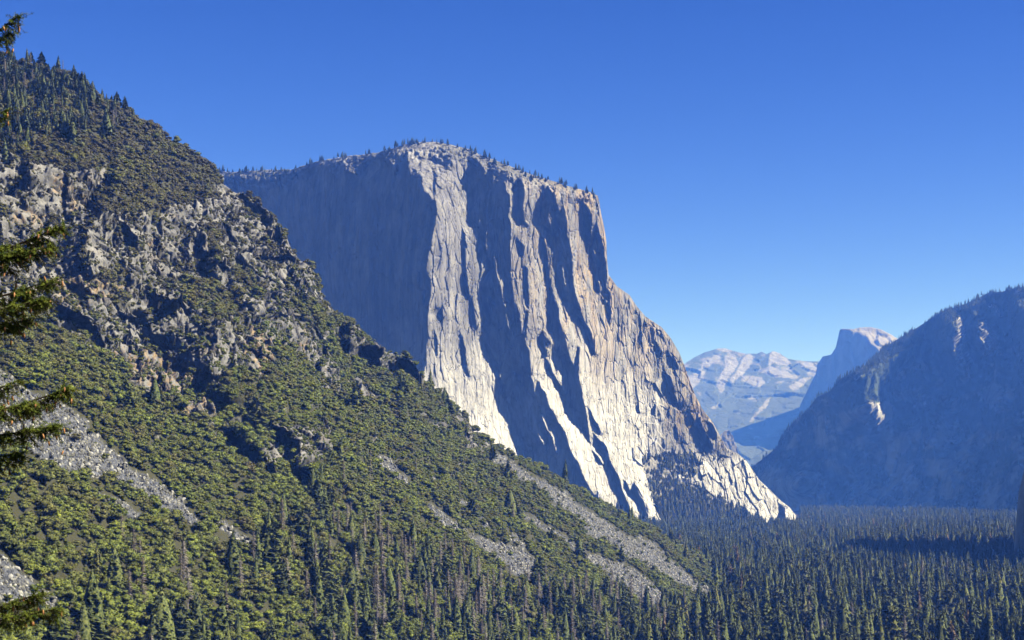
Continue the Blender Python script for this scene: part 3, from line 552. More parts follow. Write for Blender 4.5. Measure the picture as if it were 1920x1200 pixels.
def oak_crown(seed, lobes=9, leaves=430):
    r = RS(seed); g = Geo(); L = []
    for i in range(lobes):
        a = r.uniform(0, 6.283); q = r.uniform(0, .27); L.append((q*math.cos(a), q*math.sin(a), r.uniform(.26, .66), r.uniform(.15, .25)))
    for (x, y, z, R) in L:
        b = len(g.V); nu, nv = 7, 5
        for j in range(nv):
            t = math.pi*(j+.3)/(nv-.4)
            for k in range(nu):
                rr = R*.82*r.uniform(.8, 1.1); g.V.append((x+rr*math.sin(t)*math.cos(6.283*k/nu), y+rr*math.sin(t)*math.sin(6.283*k/nu), max(.02, z+rr*.85*math.cos(t))))
        for j in range(nv-1):
            for k in range(nu): g.Q.append((b+j*nu+k, b+(j+1)*nu+k, b+(j+1)*nu+(k+1) % nu, b+j*nu+(k+1) % nu))
    for i in range(leaves):
        x, y, z, R = L[r.randint(len(L))]
        d = r.normal(size=3); d[2] = abs(d[2])*.9-.25; d /= np.linalg.norm(d)
        c = np.array([x, y, z])+d*R*r.uniform(.8, 1.12)*np.array([1, 1, .9])
        if c[2] < .03: continue
        n_ = d+r.normal(size=3)*.55; n_ /= np.linalg.norm(n_); u = np.cross(n_, r.normal(size=3)); u /= np.linalg.norm(u); v = np.cross(n_, u)
        s_ = r.uniform(.022, .05); g.quad(tuple(c-u*s_), tuple(c-v*s_*.7), tuple(c+u*s_), tuple(c+v*s_*.8))
    return g.mesh('broadleaf_crown', M_oak)
def snag_branches(seed):
    r = RS(seed); g = Geo(); h0 = r.uniform(.12, .35); rad = r.uniform(.08, .13)
    for i in range(190):
        h = h0+(.97-h0)*r.rand()**.9; a = r.uniform(0, 6.283); R = (rad*(1-h)**.6+.012)*r.uniform(.5, 1.2)
        d = np.array([math.cos(a), math.sin(a), -r.uniform(.1, .7)]); o = np.array([0, 0, h]); t = o+d*R; w = np.array([-math.sin(a), math.cos(a), 0])*.005; up = np.array([0, 0, .0042])
        g.quad(tuple(o+up), tuple(t+w), tuple(t-up*.5), tuple(o-w-up))
        for q in range(3):
            c = o+d*R*r.uniform(.3, 1); e = c+r.normal(size=3)*.014+np.array([0, 0, -.02]); g.quad(tuple(c), tuple(c+w*.9), tuple(e), tuple(e+up*.4))
    return g.mesh('dead_branches', M_dead)
def trunk_mesh(name, mat, r0, h, seed, lean=.01, n=7):
    r = RS(seed); g = Geo(); pts = [(r.uniform(-lean, lean)*t, r.uniform(-lean, lean)*t, -.03+t*(h+.03)) for t in np.linspace(0, 1, 7)]
    g.tube(pts, [r0*(1.25 if t == 0 else 1)*(1-t*.93) for t in np.linspace(0, 1, 7)], n); return g.mesh(name, mat, True)
def oak_trunk(seed):
    r = RS(seed); g = Geo(); g.tube([(0, 0, -.08), (.01, 0, .12), (.0, .02, .3)], [.035, .026, .02])
    for k in range(5):
        a = k*1.26+r.rand(); g.tube([(0, .01, .2), (.1*math.cos(a), .1*math.sin(a), .36), (.22*math.cos(a), .22*math.sin(a), .55)], [.018, .012, .004], 5)
    return g.mesh('trunk', M_bark, True)
CON = [conifer_crown(1, .13, .10, 32, 8, .85), conifer_crown(2, .105, .08, 36, 7, .9), conifer_crown(3, .16, .16, 28, 9, .7, .4), conifer_crown(4, .12, .25, 24, 8, .6, .5), conifer_crown(5, .17, .06, 30, 9, .95, .25), conifer_crown(6, .10, .12, 34, 7, .75, .45)]
CON_T = [trunk_mesh('trunk', M_bark, .012, .97, s) for s in range(3)]
OAK = [oak_crown(s, l) for s, l in ((11, 8), (12, 10), (13, 7), (14, 12), (15, 9), (16, 6))]
OAK_T = [oak_trunk(s) for s in range(3)]
SNB = [snag_branches(s) for s in (21, 22, 23, 24, 25)]
SNT = [trunk_mesh('trunk', M_grey, .011, 1.0, s, .03) for s in (31, 32, 33)]
CON_SHAPE = ['full', 'narrow', 'broad', 'high crowned', 'dense skirted', 'thin ragged']
OAK_SHAPE = ['rounded', 'lumpy', 'low', 'spreading', 'uneven', 'small crowned']
def rock_mesh(seed):
    r = RS(seed); g = Geo(); nu, nv = 6, 4; b = 0
    for j in range(nv):
        t = math.pi*(j+.35)/(nv-.3)
        for k in range(nu):
            rr = .5*r.uniform(.65, 1.1); g.V.append((rr*math.sin(t)*math.cos(6.283*k/nu), rr*.8*math.sin(t)*math.sin(6.283*k/nu), rr*.7*math.cos(t)))
    for j in range(nv-1):
        for k in range(nu): g.Q.append((j*nu+k, (j+1)*nu+k, (j+1)*nu+(k+1) % nu, j*nu+(k+1) % nu))
    i = len(g.V); g.V += [(0, 0, .36), (0, 0, -.3)]
    for k in range(0, nu, 2):
        g.Q.append((i, k, k+1, (k+2) % nu)); q = (nv-1)*nu; g.Q.append((i+1, q+(k+2) % nu, q+k+1, q+k))
    return g.mesh('boulder', M_rockl)
M_rockl = mat_leaf('scree_rock', [(.055, .058, .066), (.13, .135, .148), (.25, .255, .265), (.42, .42, .425)], .35)
ROCKS = [rock_mesh(s) for s in (41, 42, 43, 44)]

# ------------------------------------------------------------------ placing
rng = RS(7)
def pick(P, px, py, dens, cap=200000):
    """points on a surface grid; dens = things per square metre on each cell"""
    a = np.linalg.norm(np.cross(P[1:, :-1]-P[:-1, :-1], P[:-1, 1:]-P[:-1, :-1]), axis=-1)
    w = a*dens[:-1, :-1]; n = int(min(w.sum(), cap)); c = np.cumsum(w.ravel())
    i = np.searchsorted(c, rng.rand(n)*c[-1]); r, q = np.unravel_index(i, w.shape); u, v = rng.rand(n, 1), rng.rand(n, 1)
    pos = P[r, q]*(1-u)*(1-v)+P[r+1, q]*u*(1-v)+P[r, q+1]*(1-u)*v+P[r+1, q+1]*u*v
    return pos, r, q
def proj(P): return CX+P[:, 0]/P[:, 1]*F, HY-P[:, 2]/P[:, 1]*F
K = {}   # kind -> list of (pos, sxy, sz, idx, tint, zone)
def add(kind, pos, sxy, sz, idx, tint, zone):
    K.setdefault(kind, []).append((pos, sxy, sz, np.asarray(idx), tint, np.array([zone]*len(pos), dtype=object)))
# hillside brush
_sb = blur(scrR, 1); sc = N.samp(scrR, npx, npy); scn = N.samp(_sb, npx, npy); rk = nM[..., 0]; vis = (npx > -130)
blot = fbm(npx/26, npy/18, npx*0, 4, 201)
dens = np.where(sc > .35, .0022, np.where(scn > .22, .006, 1/18.))*np.where(rk > .45, np.where((blot > -.03) | (N.samp(ledge, npx, npy) > .10), .85, .06), 1)*np.where((rk < .45) & (sc < .35), .55+.9*sstep(-.15, .2, fbm(npx/13, npy/10, npx*0, 3, 202)), 1)*vis*np.where(nM[..., 2] > .5, .12, 1)
leftup = sstep(330, 230, npy+.25*npx)*(npx < 300)
dens = dens*(1-.35*leftup)
pos, r, q = pick(nP, npx, npy, dens); x, y = npx[r, q], npy[r, q]; n = len(pos); log('brush', n)
onrock = rk[r, q] > .45
sz = np.clip(np.exp(rng.normal(1.95, .36, n))*(1+1.1*fbm(x/34, y/26, x*0, 2, 207)), 3.5, 17)*np.where(onrock, .62, 1)*np.where(y < 400, .85, 1); sz[sc[r, q] > .35] *= .7; bigm = (rng.rand(n) < .10) & ~onrock & (N.samp(blur(scrR, 3), x, y) < .05); sz[bigm] = rng.uniform(10, 16, bigm.sum())
upper = sstep(760, 380, y+.15*x-60)
tint = np.clip(.56-.42*upper+rng.normal(0, .17, n)+.45*fbm(x/60, y/50, x*0, 3, 203)+.18*sstep(1050, 1200, y), 0, .86)
tint[(rng.rand(n) < .02) & (y > 900)] = 1.0
pos[:, 2] -= .5
add('shrub', pos, sz, sz*rng.uniform(.6, .95, n), rng.randint(0, 6, n), tint, 'hillside')
# hillside conifers and snags
yc = interp([(-100, 1190), (0, 1150), (150, 1080), (300, 1030), (500, 965), (620, 900), (700, 985), (900, 1065), (1100, 1095), (1250, 1125), (1430, 1110)], npx)
low = sstep(-10, 70, npy-yc)
base = low*(1/430.)*np.where(npx < 500, .55, 1)+leftup*(1/95.)+(1/16000.)*(npy > 520)*(rk < .4)+.0012*sstep(.1, .3, blot)*(npy > 900)*(rk < .3)*(sc < .3)*.6
base = base*(sc < .3)*vis
pos, r, q = pick(nP, npx, npy, base); x, y = npx[r, q], npy[r, q]; n = len(pos); log('hill conifers', n)
h = rng.uniform(16, 34, n)*np.where(leftup[r, q] > .3, .55, 1); dd_ = rng.rand(n)
add('conifer', pos, h*rng.uniform(1.6, 2.4, n), h, rng.randint(0, 6, n), np.where(leftup[r, q] > .3, np.clip(rng.normal(.06, .07, n), 0, .3), np.clip(rng.normal(.26, .16, n), 0, .7)), 'hillside')
snd = low*(1/700.)*np.exp(-((npx-900)/300.)**2)*2.0+leftup*(1/900.)*.8+low*(1/4200.)+(1/20000.)*(npy > 850)*(rk < .3)
snd = snd*vis*(sc < .5)
posn, r, q = pick(nP, npx, npy, snd); n = len(posn); log('snags', n)
EXS = [(707, 1175, 46), (716, 1120, 50), (712, 1010, 30), (683, 1030, 22), (780, 895, 20), (862, 930, 18), (962, 985, 26), (848, 1065, 28), (1148, 1120, 30), (1156, 1150, 34), (925, 1130, 32), (1010, 1140, 34), (815, 1190, 36), (370, 1180, 22), (352, 1150, 26), (450, 1130, 30), (228, 1030, 20), (250, 1055, 20), (262, 1058, 16), (845, 1150, 30), (1075, 1150, 34), (1030, 1150, 30), (860, 1160, 36), (905, 1150, 34), (985, 1170, 34), (1112, 1160, 30), (42, 210, 22), (45, 270, 20), (270, 228, 9), (118, 130, 16), (125, 262, 14), (310, 250, 8), (15, 200, 24), (65, 250, 18), (240, 200, 10)]
ep = np.array(EXS, float); ed = N.samp(DN, ep[:, 0], ep[:, 1]); epos = unproject(ep[:, 0], ep[:, 1], ed)
posn = np.concatenate([epos, posn[:255]]); h = np.concatenate([ep[:, 2], rng.uniform(15, 33, len(posn)-len(ep))]); n = len(posn)
sxp, syp = proj(posn); h = h*np.where((syp < 330), .7, 1)
posn[:, 2] -= 1
add('snag', posn, h*rng.uniform(.9, 1.5, n), h, rng.randint(0, 5, n), rng.rand(n), 'hillside')
# valley floor forest
def floor_points(d0_, d1_, sp, x0, x1):
    Y = np.arange(d0_, d1_, sp); out = []
    for yy in Y:
        xa, xb = (x0-CX)/F*yy, (x1-CX)/F*yy; m = max(1, int((xb-xa)/sp)); X = np.linspace(xa, xb, m)
        out.append(np.stack([X+rng.uniform(-.5, .5, m)*sp, yy+rng.uniform(-.5, .5, m)*sp], -1))
    return np.concatenate(out)
fp = np.concatenate([floor_points(1150, 2000, 16.5, 1000, 2080), floor_points(2000, 3400, 15, 1100, 2060), floor_points(3400, 7400, 18, 1180, 2040)])
zz = ground_z(fp[:, 0], fp[:, 1]); P3 = np.stack([fp[:, 0], fp[:, 1], zz], -1); x, y = proj(P3); dpt = P3[:, 1]
gap = fbm(P3[:, 0]/60, P3[:, 1]/90, zz*0, 3, 205)
h = rng.uniform(20, 50, len(P3))*(1-.9*np.clip(gap, 0, .6)); h[rng.rand(len(h)) < .05] *= 1.15
ytop = HY-(zz+h)/dpt*F; syl = np.interp(x, [p[0] for p in NEAR_SIL], [p[1] for p in NEAR_SIL])
dh = N.samp(DN, x, np.maximum(y, syl+4)); hid = (x < 1560) & (dpt > dh-5) & ((ytop > syl+14))
hid |= (x < 1500) & (dpt > 4520); hid |= np.hypot((P3[:, 0]-1522)/600, (P3[:, 1]-2500)/560) < 1.02
hid |= (gap > .42) & (dpt > 1700); inside = (dpt > dh+0) & (y > syl) & (x < 1560); hid |= inside & (ytop > syl)
kp = ~hid; P3, x, y, h, dpt = P3[kp], x[kp], y[kp], h[kp], dpt[kp]; n = len(P3); log('floor trees', n)
oakm = (rng.rand(n) < np.where((x > 1700) & (y > 1150), .25, .035)); sn = (rng.rand(n) < .035) & (dpt < 2600) & ~oakm
cm_ = ~oakm & ~sn
tn = np.clip(rng.normal(.40, .17, n), 0, .82); tn[rng.rand(n) < .012] = 1.0
add('conifer', P3[cm_], (h*rng.uniform(1.4, 2.1, n))[cm_], h[cm_], rng.choice([0, 1, 1, 2, 3, 5, 5, 4], n)[cm_], tn[cm_], 'floor')
add('shrub', P3[oakm], h[oakm]*.5, h[oakm]*.5, rng.randint(0, 6, oakm.sum()), np.clip(rng.normal(.6, .2, oakm.sum()), .2, 1), 'floor')
s_i = np.where(sn)[0][np.argsort(dpt[sn])][:60]
add('snag', P3[s_i], h[s_i]*1.1, h[s_i]*.95, rng.randint(0, 5, len(s_i)), rng.rand(len(s_i)), 'floor')
# talus and rim of the monolith
ta = R.samp(talus, cpx, cpy); cs = np.interp(cpx, [p[0] for p in CAP_SIL[:26]], [p[1] for p in CAP_SIL[:26]])
cl2 = fbm(cpx/22, cpy/14, cpx*0, 4, 211)
tden = (ta > .5)*np.where((cl2 > -.25+.22*(cpy < 900)-.2*(cpy > 940)), 1/42., 1/500.)
grove = np.hypot((cpx-1282)/32, (cpy-872)/20) < 1; tden = np.where(grove, 1/45., tden)
pos, r, q = pick(cP, cpx, cpy, tden*.7); n = len(pos); log('talus', n); h = rng.uniform(10, 27, n)*np.where(cpy[r, q] > 955, 1.4, 1)
add('conifer', pos, h*1.5, h, rng.randint(0, 6, n), np.clip(rng.normal(.62, .15, n), 0, .8), 'talus')
rim = np.clip(1-(cpy-cs)/np.where(cpx < 560, 34, np.where(cpx < 820, 10, 20)), 0, 1)*(cpx < 1118)*(cpx > 395)
rden = rim*(1/620.)*(1+2*(cl2 > .05))*np.where(cpx < 640, 1.1, 1)
rden = np.where((cpy-cs > 6), rden*.7, rden*2.0)+(cpx > 1150)*(cpx < 1400)*(cpy < 850)*0
pos, r, q = pick(cP, cpx, cpy, rden); n = len(pos); log('rim', n); h = rng.uniform(9, 23, n)
add('conifer', pos, h*1.8, h, rng.randint(0, 6, n), np.clip(rng.normal(.35, .15, n), 0, .8), 'rim')
ledge = (cpx > 1330)*(cpx < 1430)*(cpy > 838)*(cpy < 900)*(cl2 > .0)*(1/250.)*(ta < .3)+(cpx > 1390)*(cpx < 1500)*(cl2 > .12)*(cpy < 985)*(1/700.)
pos, r, q = pick(cP, cpx, cpy, ledge); n = len(pos); h = rng.uniform(5, 10, n)
add('conifer', pos, h*2.2, h, rng.randint(0, 6, n), np.clip(rng.normal(.4, .15, n), 0, .8), 'rim')
# wooded mountain on the right
rs = np.interp(rpx, [p[0] for p in RIGHT_SIL], [p[1] for p in RIGHT_SIL])
cr = (rpy-rs < 26)*(rpx > 1405)
mden = np.where(cr, 1/200., rM[..., 1]*(1/700.))*(rpx < 2000)*(rpx > 1390)
pos, r, q = pick(rP, rpx, rpy, mden, 26000); n = len(pos); log('mountain trees', n); h = rng.uniform(14, 30, n)
add('conifer', pos, h*1.2, h, rng.randint(0, 6, n), np.clip(rng.normal(.35, .15, n), 0, .8), 'mountain')

def scatter(name, pos, scl, rot, idx, tint, protos, label, cat):
    me = bpy.data.meshes.new(name); me.vertices.add(len(pos)); me.vertices.foreach_set('co', np.asarray(pos, np.float32).ravel())
    for an, typ, arr in (('scl', 'FLOAT_VECTOR', scl), ('rot', 'FLOAT_VECTOR', rot), ('idx', 'INT', idx), ('tint', 'FLOAT', tint)):
        a = me.attributes.new(an, typ, 'POINT'); a.data.foreach_set('vector' if typ == 'FLOAT_VECTOR' else 'value', np.asarray(arr, np.int32 if typ == 'INT' else np.float32).ravel())
    o = link(name, me); tag(o, label, cat, kind='stuff')
    g = bpy.data.node_groups.new(name, 'GeometryNodeTree')
    g.interface.new_socket('Geometry', in_out='INPUT', socket_type='NodeSocketGeometry'); g.interface.new_socket('Geometry', in_out='OUTPUT', socket_type='NodeSocketGeometry')
    nd_, L = g.nodes, g.links; gi, go = nd_.new('NodeGroupInput'), nd_.new('NodeGroupOutput'); iop = nd_.new('GeometryNodeInstanceOnPoints')
    jn = nd_.new('GeometryNodeJoinGeometry')
    for ob in reversed(protos):
        oi = nd_.new('GeometryNodeObjectInfo'); oi.inputs['Object'].default_value = ob; oi.inputs['As Instance'].default_value = True; oi.transform_space = 'ORIGINAL'
        L.new(oi.outputs['Geometry'], jn.inputs[0])
    def at(nm, dt):
        x_ = nd_.new('GeometryNodeInputNamedAttribute'); x_.data_type = dt; x_.inputs['Name'].default_value = nm; return x_.outputs['Attribute']
    L.new(gi.outputs[0], iop.inputs['Points']); L.new(jn.outputs[0], iop.inputs['Instance']); iop.inputs['Pick Instance'].default_value = True
    L.new(at('idx', 'INT'), iop.inputs['Instance Index']); L.new(at('scl', 'FLOAT_VECTOR'), iop.inputs['Scale']); L.new(at('rot', 'FLOAT_VECTOR'), iop.inputs['Rotation'])
    L.new(iop.outputs[0], go.inputs[0]); md = o.modifiers.new('scatter', 'NODES'); md.node_group = g
    return o
ORD = ['first', 'second', 'third', 'fourth', 'fifth', 'sixth', 'seventh', 'eighth', 'ninth', 'tenth', 'eleventh', 'twelfth', 'thirteenth', 'fourteenth', 'fifteenth', 'sixteenth', 'seventeenth', 'eighteenth', 'nineteenth', 'twentieth']
def finish(kind, limit):
    pos = np.concatenate([a[0] for a in K[kind]]); sxy = np.concatenate([a[1] for a in K[kind]]); sz = np.concatenate([a[2] for a in K[kind]])
    idx = np.concatenate([a[3] for a in K[kind]]); tint = np.concatenate([a[4] for a in K[kind]]); zone = np.concatenate([a[5] for a in K[kind]])
    x, y = proj(pos); hp = sz/pos[:, 1]*F; top = y-hp
    inside = (x > 4) & (x < 1916) & (top < 1190) & (y > 0)
    if kind != 'snag': inside &= y < 1240
    order = np.argsort(-np.where(inside, hp, -1)); sel = order[:limit]; sel = sel[inside[sel]]
    rest = np.ones(len(pos), bool); rest[sel] = False
    # rows of about twenty trees, counted from the bottom of the picture upwards
    s2 = sel[np.argsort(-y[sel])]; rows = [s2[i:i+20] for i in range(0, len(s2), 20)]
    words = {}
    for ri, rw in enumerate(rows):
        for ci, j in enumerate(rw[np.argsort(x[rw])]): words[int(j)] = (ri, ci)
    crowns = []
    for m, j in enumerate(sel):
        j = int(j); ri, ci = words[j]; v = int(idx[j]); t = float(tint[j])
        nm, cat = {'conifer': ('conifer', 'tree'), 'shrub': ('brush_oak', 'tree'), 'snag': ('dead_conifer', 'dead tree')}[kind]
        e = bpy.data.objects.new(nm, None); COL.objects.link(e); e.location = pos[j]; e.empty_display_size = 1
        e.rotation_euler = (0, 0, rng.uniform(0, 6.28)); e.scale = (sxy[j], sxy[j], sz[j])
        if kind == 'conifer': ob, tr = link('crown', CON[v], e), link('trunk', CON_T[v % 3], e); what = '%s conifer' % CON_SHAPE[v]; col = ['blackish green', 'deep green', 'mid green', 'olive green', 'rusty'][int(min(t*5, 4.9))]
        elif kind == 'shrub': ob, tr = link('crown', OAK[v], e), link('trunk', OAK_T[v % 3], e); what = '%s oak' % OAK_SHAPE[v]; col = ['brownish', 'olive', 'green', 'fresh green', 'yellow green'][int(min(t*5, 4.9))]
        else: ob, tr = link('branches', SNB[v], e), link('trunk', SNT[v % 3], e); what = 'bare dead conifer'; col = ['brown grey', 'mauve grey', 'pale grey'][int(min(t*3, 2.9))]
        ob['tint'] = t; tr['tint'] = t; crowns.append((v, ob))
        where = 'on valley floor' if zone[j] == 'floor' else ('on left crest' if y[j] < 420 else 'on brushy slope')
        lab = '%s %s %s, %s from left in %s row up' % (col, what, where, ORD[ci], ORD[ri])
        tag(e, lab, cat, {'conifer': 'tall green conifers nearest the viewpoint', 'shrub': 'oaks and brush on the lower slope', 'snag': 'bare dead conifers'}[kind])
    log(kind, 'individuals', len(sel), 'rest', rest.sum())
    have = {}
    for v, ob in crowns: have.setdefault(v, ob)
    keys = sorted(have); remap = {v: k for k, v in enumerate(keys)}; protos = [have[v] for v in keys]
    if rest.any() and kind != 'snag':
        for zn, nm, lb, ct in SC[kind]:
            m_ = rest & np.isin(zone.astype(str), zn); n_ = int(m_.sum())
            if not n_: continue
            rot = np.stack([rng.normal(0, .03, n_), rng.normal(0, .03, n_), rng.uniform(0, 6.28, n_)], -1)
            ix = np.array([remap.get(int(a), int(a) % len(keys)) for a in idx[m_]])
            scatter(nm, pos[m_], np.stack([sxy[m_], sxy[m_], sz[m_]], -1), rot, ix, tint[m_], protos, lb, ct)
SC = {'conifer': [(['hillside'], 'hillside_forest', 'smaller conifers scattered through the hillside brush', 'forest'), (['floor'], 'valley_forest', 'dense dark conifer forest covering the valley floor', 'forest'), (['talus'], 'talus_forest', 'blue green woods on the slope below the big cliff', 'forest'), (['rim'], 'rim_trees', 'tiny dark trees along the rim of the big cliff', 'forest'), (['mountain'], 'mountain_forest', 'dark conifers covering the shaded mountain and its crest', 'forest')],
      'shrub': [(['hillside'], 'brush_cover', 'olive green brush and low oaks covering the near hillside', 'brush'), (['floor'], 'valley_oaks', 'rounded broadleaf trees mixed into the valley forest', 'trees')]}
finish('conifer', 300); finish('shrub', 300); finish('snag', 299)
# scree blocks
sden = (sc > .5)*(1/6.5)*vis*(npx < 1400)
pos, r, q = pick(nP, npx, npy, sden, 42000); n = len(pos); log('boulders', n)
sz = .8+rng.rand(n)**2.2*3.2; rr = rng.uniform(0, 6.28, (n, 3))
bp = []
for k, me in enumerate(ROCKS):
    o = link('boulder', me); p = pos[np.argmax(sz*(r % 4 == k)*(npy[r, q] > 760)*(npx[r, q] > 60))]; o.location = p; s_ = 4.6-.3*k; o.scale = (s_, s_, s_); o['tint'] = .5+.1*k; bp.append(o)
    tag(o, ['large grey boulder on the scree', 'large pale boulder on the scree', 'big angular boulder lying on scree', 'big pale angular block on scree'][k], 'boulder', 'large boulders on the scree')
scatter('scree', pos, np.stack([sz*1.3, sz, sz*.9], -1), rr, rng.randint(0, 4, n), rng.rand(n), bp, 'tongues of loose grey scree running down the hillside', 'scree')
log('vegetation done')

# ------------------------------------------------------------------ fir at the left edge, its cone bearing boughs in view
M_fir = NB('fir_needles'); _f = M_fir.noise(9, 3, .6, M_fir.pos()); M_fir.color(M_fir.mix(M_fir.ramp(_f, .35, .65), (.02, .038, .005), (.10, .12, .014))); M_fir = M_fir.m
M_twig = mat_plain('twig_bark', (.03, .022, .016), (.07, .05, .035), 30)
M_cone = mat_plain('cone_scales', (.15, .065, .028), (.36, .18, .075), 60, .7)
def cone_mesh():
    g = Geo(); nu, nv = 8, 9; r = RS(5)
    for j in range(nv):
        t = j/(nv-1); R = .0145*math.sin(math.pi*min(.97, .06+t*.92))**.7*(1 if j % 2 else .78)
        for k in range(nu): g.V.append((R*math.cos(6.283*(k+.5*(j % 2))/nu), R*math.sin(6.283*(k+.5*(j % 2))/nu), -.068*t))
    for j in range(nv-1):
        for k in range(nu): g.Q.append((j*nu+k, (j+1)*nu+k, (j+1)*nu+(k+1) % nu, j*nu+(k+1) % nu))
    return g.mesh('cone', M_cone)
CONE = cone_mesh()
FD = 18.0; TX = -8.7
fir = bpy.data.objects.new('fir_tree', None); COL.objects.link(fir); fir.location = (TX, FD, float(ground_z(np.array(TX), np.array(FD))))
tag(fir, 'dark green fir at the left edge with drooping boughs full of brown cones', 'tree'); fz = fir.location[2]
g = Geo(); g.tube([(0, 0, -.6), (0, 0, 1), (.03, 0, 6), (.0, .04, 12), (.02, .0, 19), (0, 0, 24)], [.5, .38, .32, .24, .11, .02], 14)
link('trunk', g.mesh('trunk', M_bark, True), fir)
def bough(tip, body, ncone, seed, dens=1.0, thick=1.0, root_dz=.7):
    """tip, body: picture points (1920 px) where the bough ends and where its foliage hangs"""
    r = RS(seed); W = lambda p, d=FD: np.array([(p[0]-CX)/F*d-TX, d-FD, (HY-p[1])/F*d-fz])
    t3 = W(tip, FD+r.uniform(-.3, .3)); root = np.array([.3, 0, t3[2]+root_dz]); pts = []
    for s in np.linspace(0, 1, 14):
        p = root*(1-s)+t3*s; p = p+np.array([0, .15*math.sin(3*s), -.55*math.sin(math.pi*s)*(1-.4*s)]); pts.append(p)
    wood = Geo(); wood.tube(pts, np.linspace(.045, .004, 14), 6); leaf = Geo(); ends = []
    def needles(a, b):
        L = np.linalg.norm(b-a); ax = (b-a)/max(L, 1e-6)
        for m in range(int(L/.0048*dens)):
            c = a+(b-a)*r.rand(); d = r.normal(size=3); d -= ax*np.dot(d, ax)*.8; d /= np.linalg.norm(d); d = d+ax*.5
            l = r.uniform(.02, .04); w = np.cross(d, ax); w = w/(np.linalg.norm(w)+1e-6)*.0042
            leaf.quad(tuple(c), tuple(c+d*l*.5+w), tuple(c+d*l), tuple(c+d*l*.5-w))
    for m in range(int(84*thick)):
        s = 1-.62*r.rand()**1.25; i = s*13; j = min(int(i), 12); o = pts[j]+(pts[j+1]-pts[j])*(i-j)
        side = r.choice([-1, 1]); ax = (pts[j+1]-pts[j]); ax /= np.linalg.norm(ax)
        d = ax*r.uniform(.4, 1.)+np.array([0, side*r.uniform(.2, .9), r.uniform(-.9, .30)]); d /= np.linalg.norm(d)
        L = (.10+.32*(1-s)**.6)*r.uniform(.6, 1.25); q = [o, o+d*L*.5+np.array([0, 0, -.02]), o+d*L+np.array([0, 0, -.10*L])]
        wood.tube(q, [.005, .004, .002], 4); needles(q[0]*.7+q[1]*.3, q[1]); needles(q[1], q[2])
        for u in range(3):
            a = q[0]+(q[2]-q[0])*r.uniform(.3, .9); b = a+(d*.6+r.normal(size=3)*.5+np.array([0, 0, -.35]))*r.uniform(.06, .13); wood.tube([a, b], [.003, .0015], 3); needles(a, b); ends.append(b)
        ends.append(q[2])
    needles(pts[-3], pts[-1]); ends.append(pts[-1])
    bo = link('bough', wood.mesh('bough', M_twig), fir); link('needles', leaf.mesh('needles', M_fir), bo)
    e = [p for p in ends if (p[0]+TX)/(p[1]+FD)*F+CX > 2]; r.shuffle(e)
    for p in e[:ncone]:
        c = link('cone', CONE, bo); c.location = tuple(p+np.array([0, 0, -.005])); c.rotation_euler = (r.normal()*.2, r.normal()*.2, r.uniform(0, 6)); s_ = r.uniform(.85, 1.15); c.scale = (s_, s_, s_)
bough((24, 34), None, 4, 51, 1, .5, -.4); bough((14, 62), None, 3, 52, 1, .6, -.2); bough((8, 206), None, 2, 53, 1, .45, .1)
bough((114, 424), None, 12, 54, 1, 1.0, .1); bough((88, 462), None, 7, 55, 1, 1.0, .5)
bough((98, 524), None, 11, 56, 1, 1.1, .3); bough((84, 560), None, 8, 57, 1, 1.2, .6)
bough((50, 600), None, 5, 64, 1, .9, .8); bough((60, 470), None, 4, 65, 1, .8, .9); bough((70, 760), None, 6, 66, 1, 1.0, .9); bough((36, 712), None, 5, 58, 1, .7, .3); bough((122, 730), None, 14, 59, 1, 1.2, .2); bough((98, 800), None, 9, 60, 1, 1.2, .7); bough((30, 850), None, 3, 63, 1, .8, .7)
bough((70, 1114), None, 9, 61, 1, 1.1, .3); bough((104, 1142), None, 9, 62, 1, 1.1, .5)
for k in range(16):   # the boughs above and below the frame
    a = k*2.4; zt = 3+k*1.25
    if abs(((a+1.57) % 6.283)-1.57) < .7 and zt < 18: a += 2
    g = Geo(); L = 3.4*(1-zt/26); g.tube([(0, 0, zt), (math.cos(a)*L*.5, math.sin(a)*L*.5, zt-.2), (math.cos(a)*L, math.sin(a)*L, zt-.1)], [.06, .03, .006], 5); r = RS(k+90)
    bo = link('bough', g.mesh('bough', M_twig), fir); lf = Geo()
    for m in range(700):
        s = r.uniform(.25, 1); c = np.array([math.cos(a)*L*s, math.sin(a)*L*s, zt-.2])+r.normal(size=3)*np.array([.28, .28, .14]); d = r.normal(size=3)*.045; w = np.cross(d, r.normal(size=3)); w = w/np.linalg.norm(w)*.012
        lf.quad(tuple(c), tuple(c+d*.5+w), tuple(c+d), tuple(c+d*.5-w))
    link('needles', lf.mesh('needles', M_fir), bo)
log('fir done')

# ------------------------------------------------------------------ light, air, camera
w = bpy.data.worlds.new('World'); scene.world = w; w.use_nodes = True
nt = w.node_tree; bg = nt.nodes['Background']; sky = nt.nodes.new('ShaderNodeTexSky')
sky.sky_type = 'NISHITA'; sky.sun_disc = False; sky.sun_elevation = math.radians(SUN_EL); sky.sun_rotation = math.radians(SUN_AZ)
sky.altitude = 1400; sky.air_density = 1.1; sky.dust_density = .1; sky.ozone_density = 4.0
hs = nt.nodes.new('ShaderNodeHueSaturation'); hs.inputs['Saturation'].default_value = 1.36; hs.inputs['Hue'].default_value = .532; nt.links.new(sky.outputs[0], hs.inputs['Color'])
tcw = nt.nodes.new('ShaderNodeTexCoord'); sxw = nt.nodes.new('ShaderNodeSeparateXYZ'); mrw = nt.nodes.new('ShaderNodeFloatCurve')
nt.links.new(tcw.outputs['Generated'], sxw.inputs[0]); nt.links.new(sxw.outputs['Z'], mrw.inputs[1])
cv = mrw.mapping.curves[0]; cv.points[0].location = (0, .66); cv.points[1].location = (1, .20)
for p_ in ((.12, .56), (.33, .42), (.5, .28)): cv.points.new(*p_)
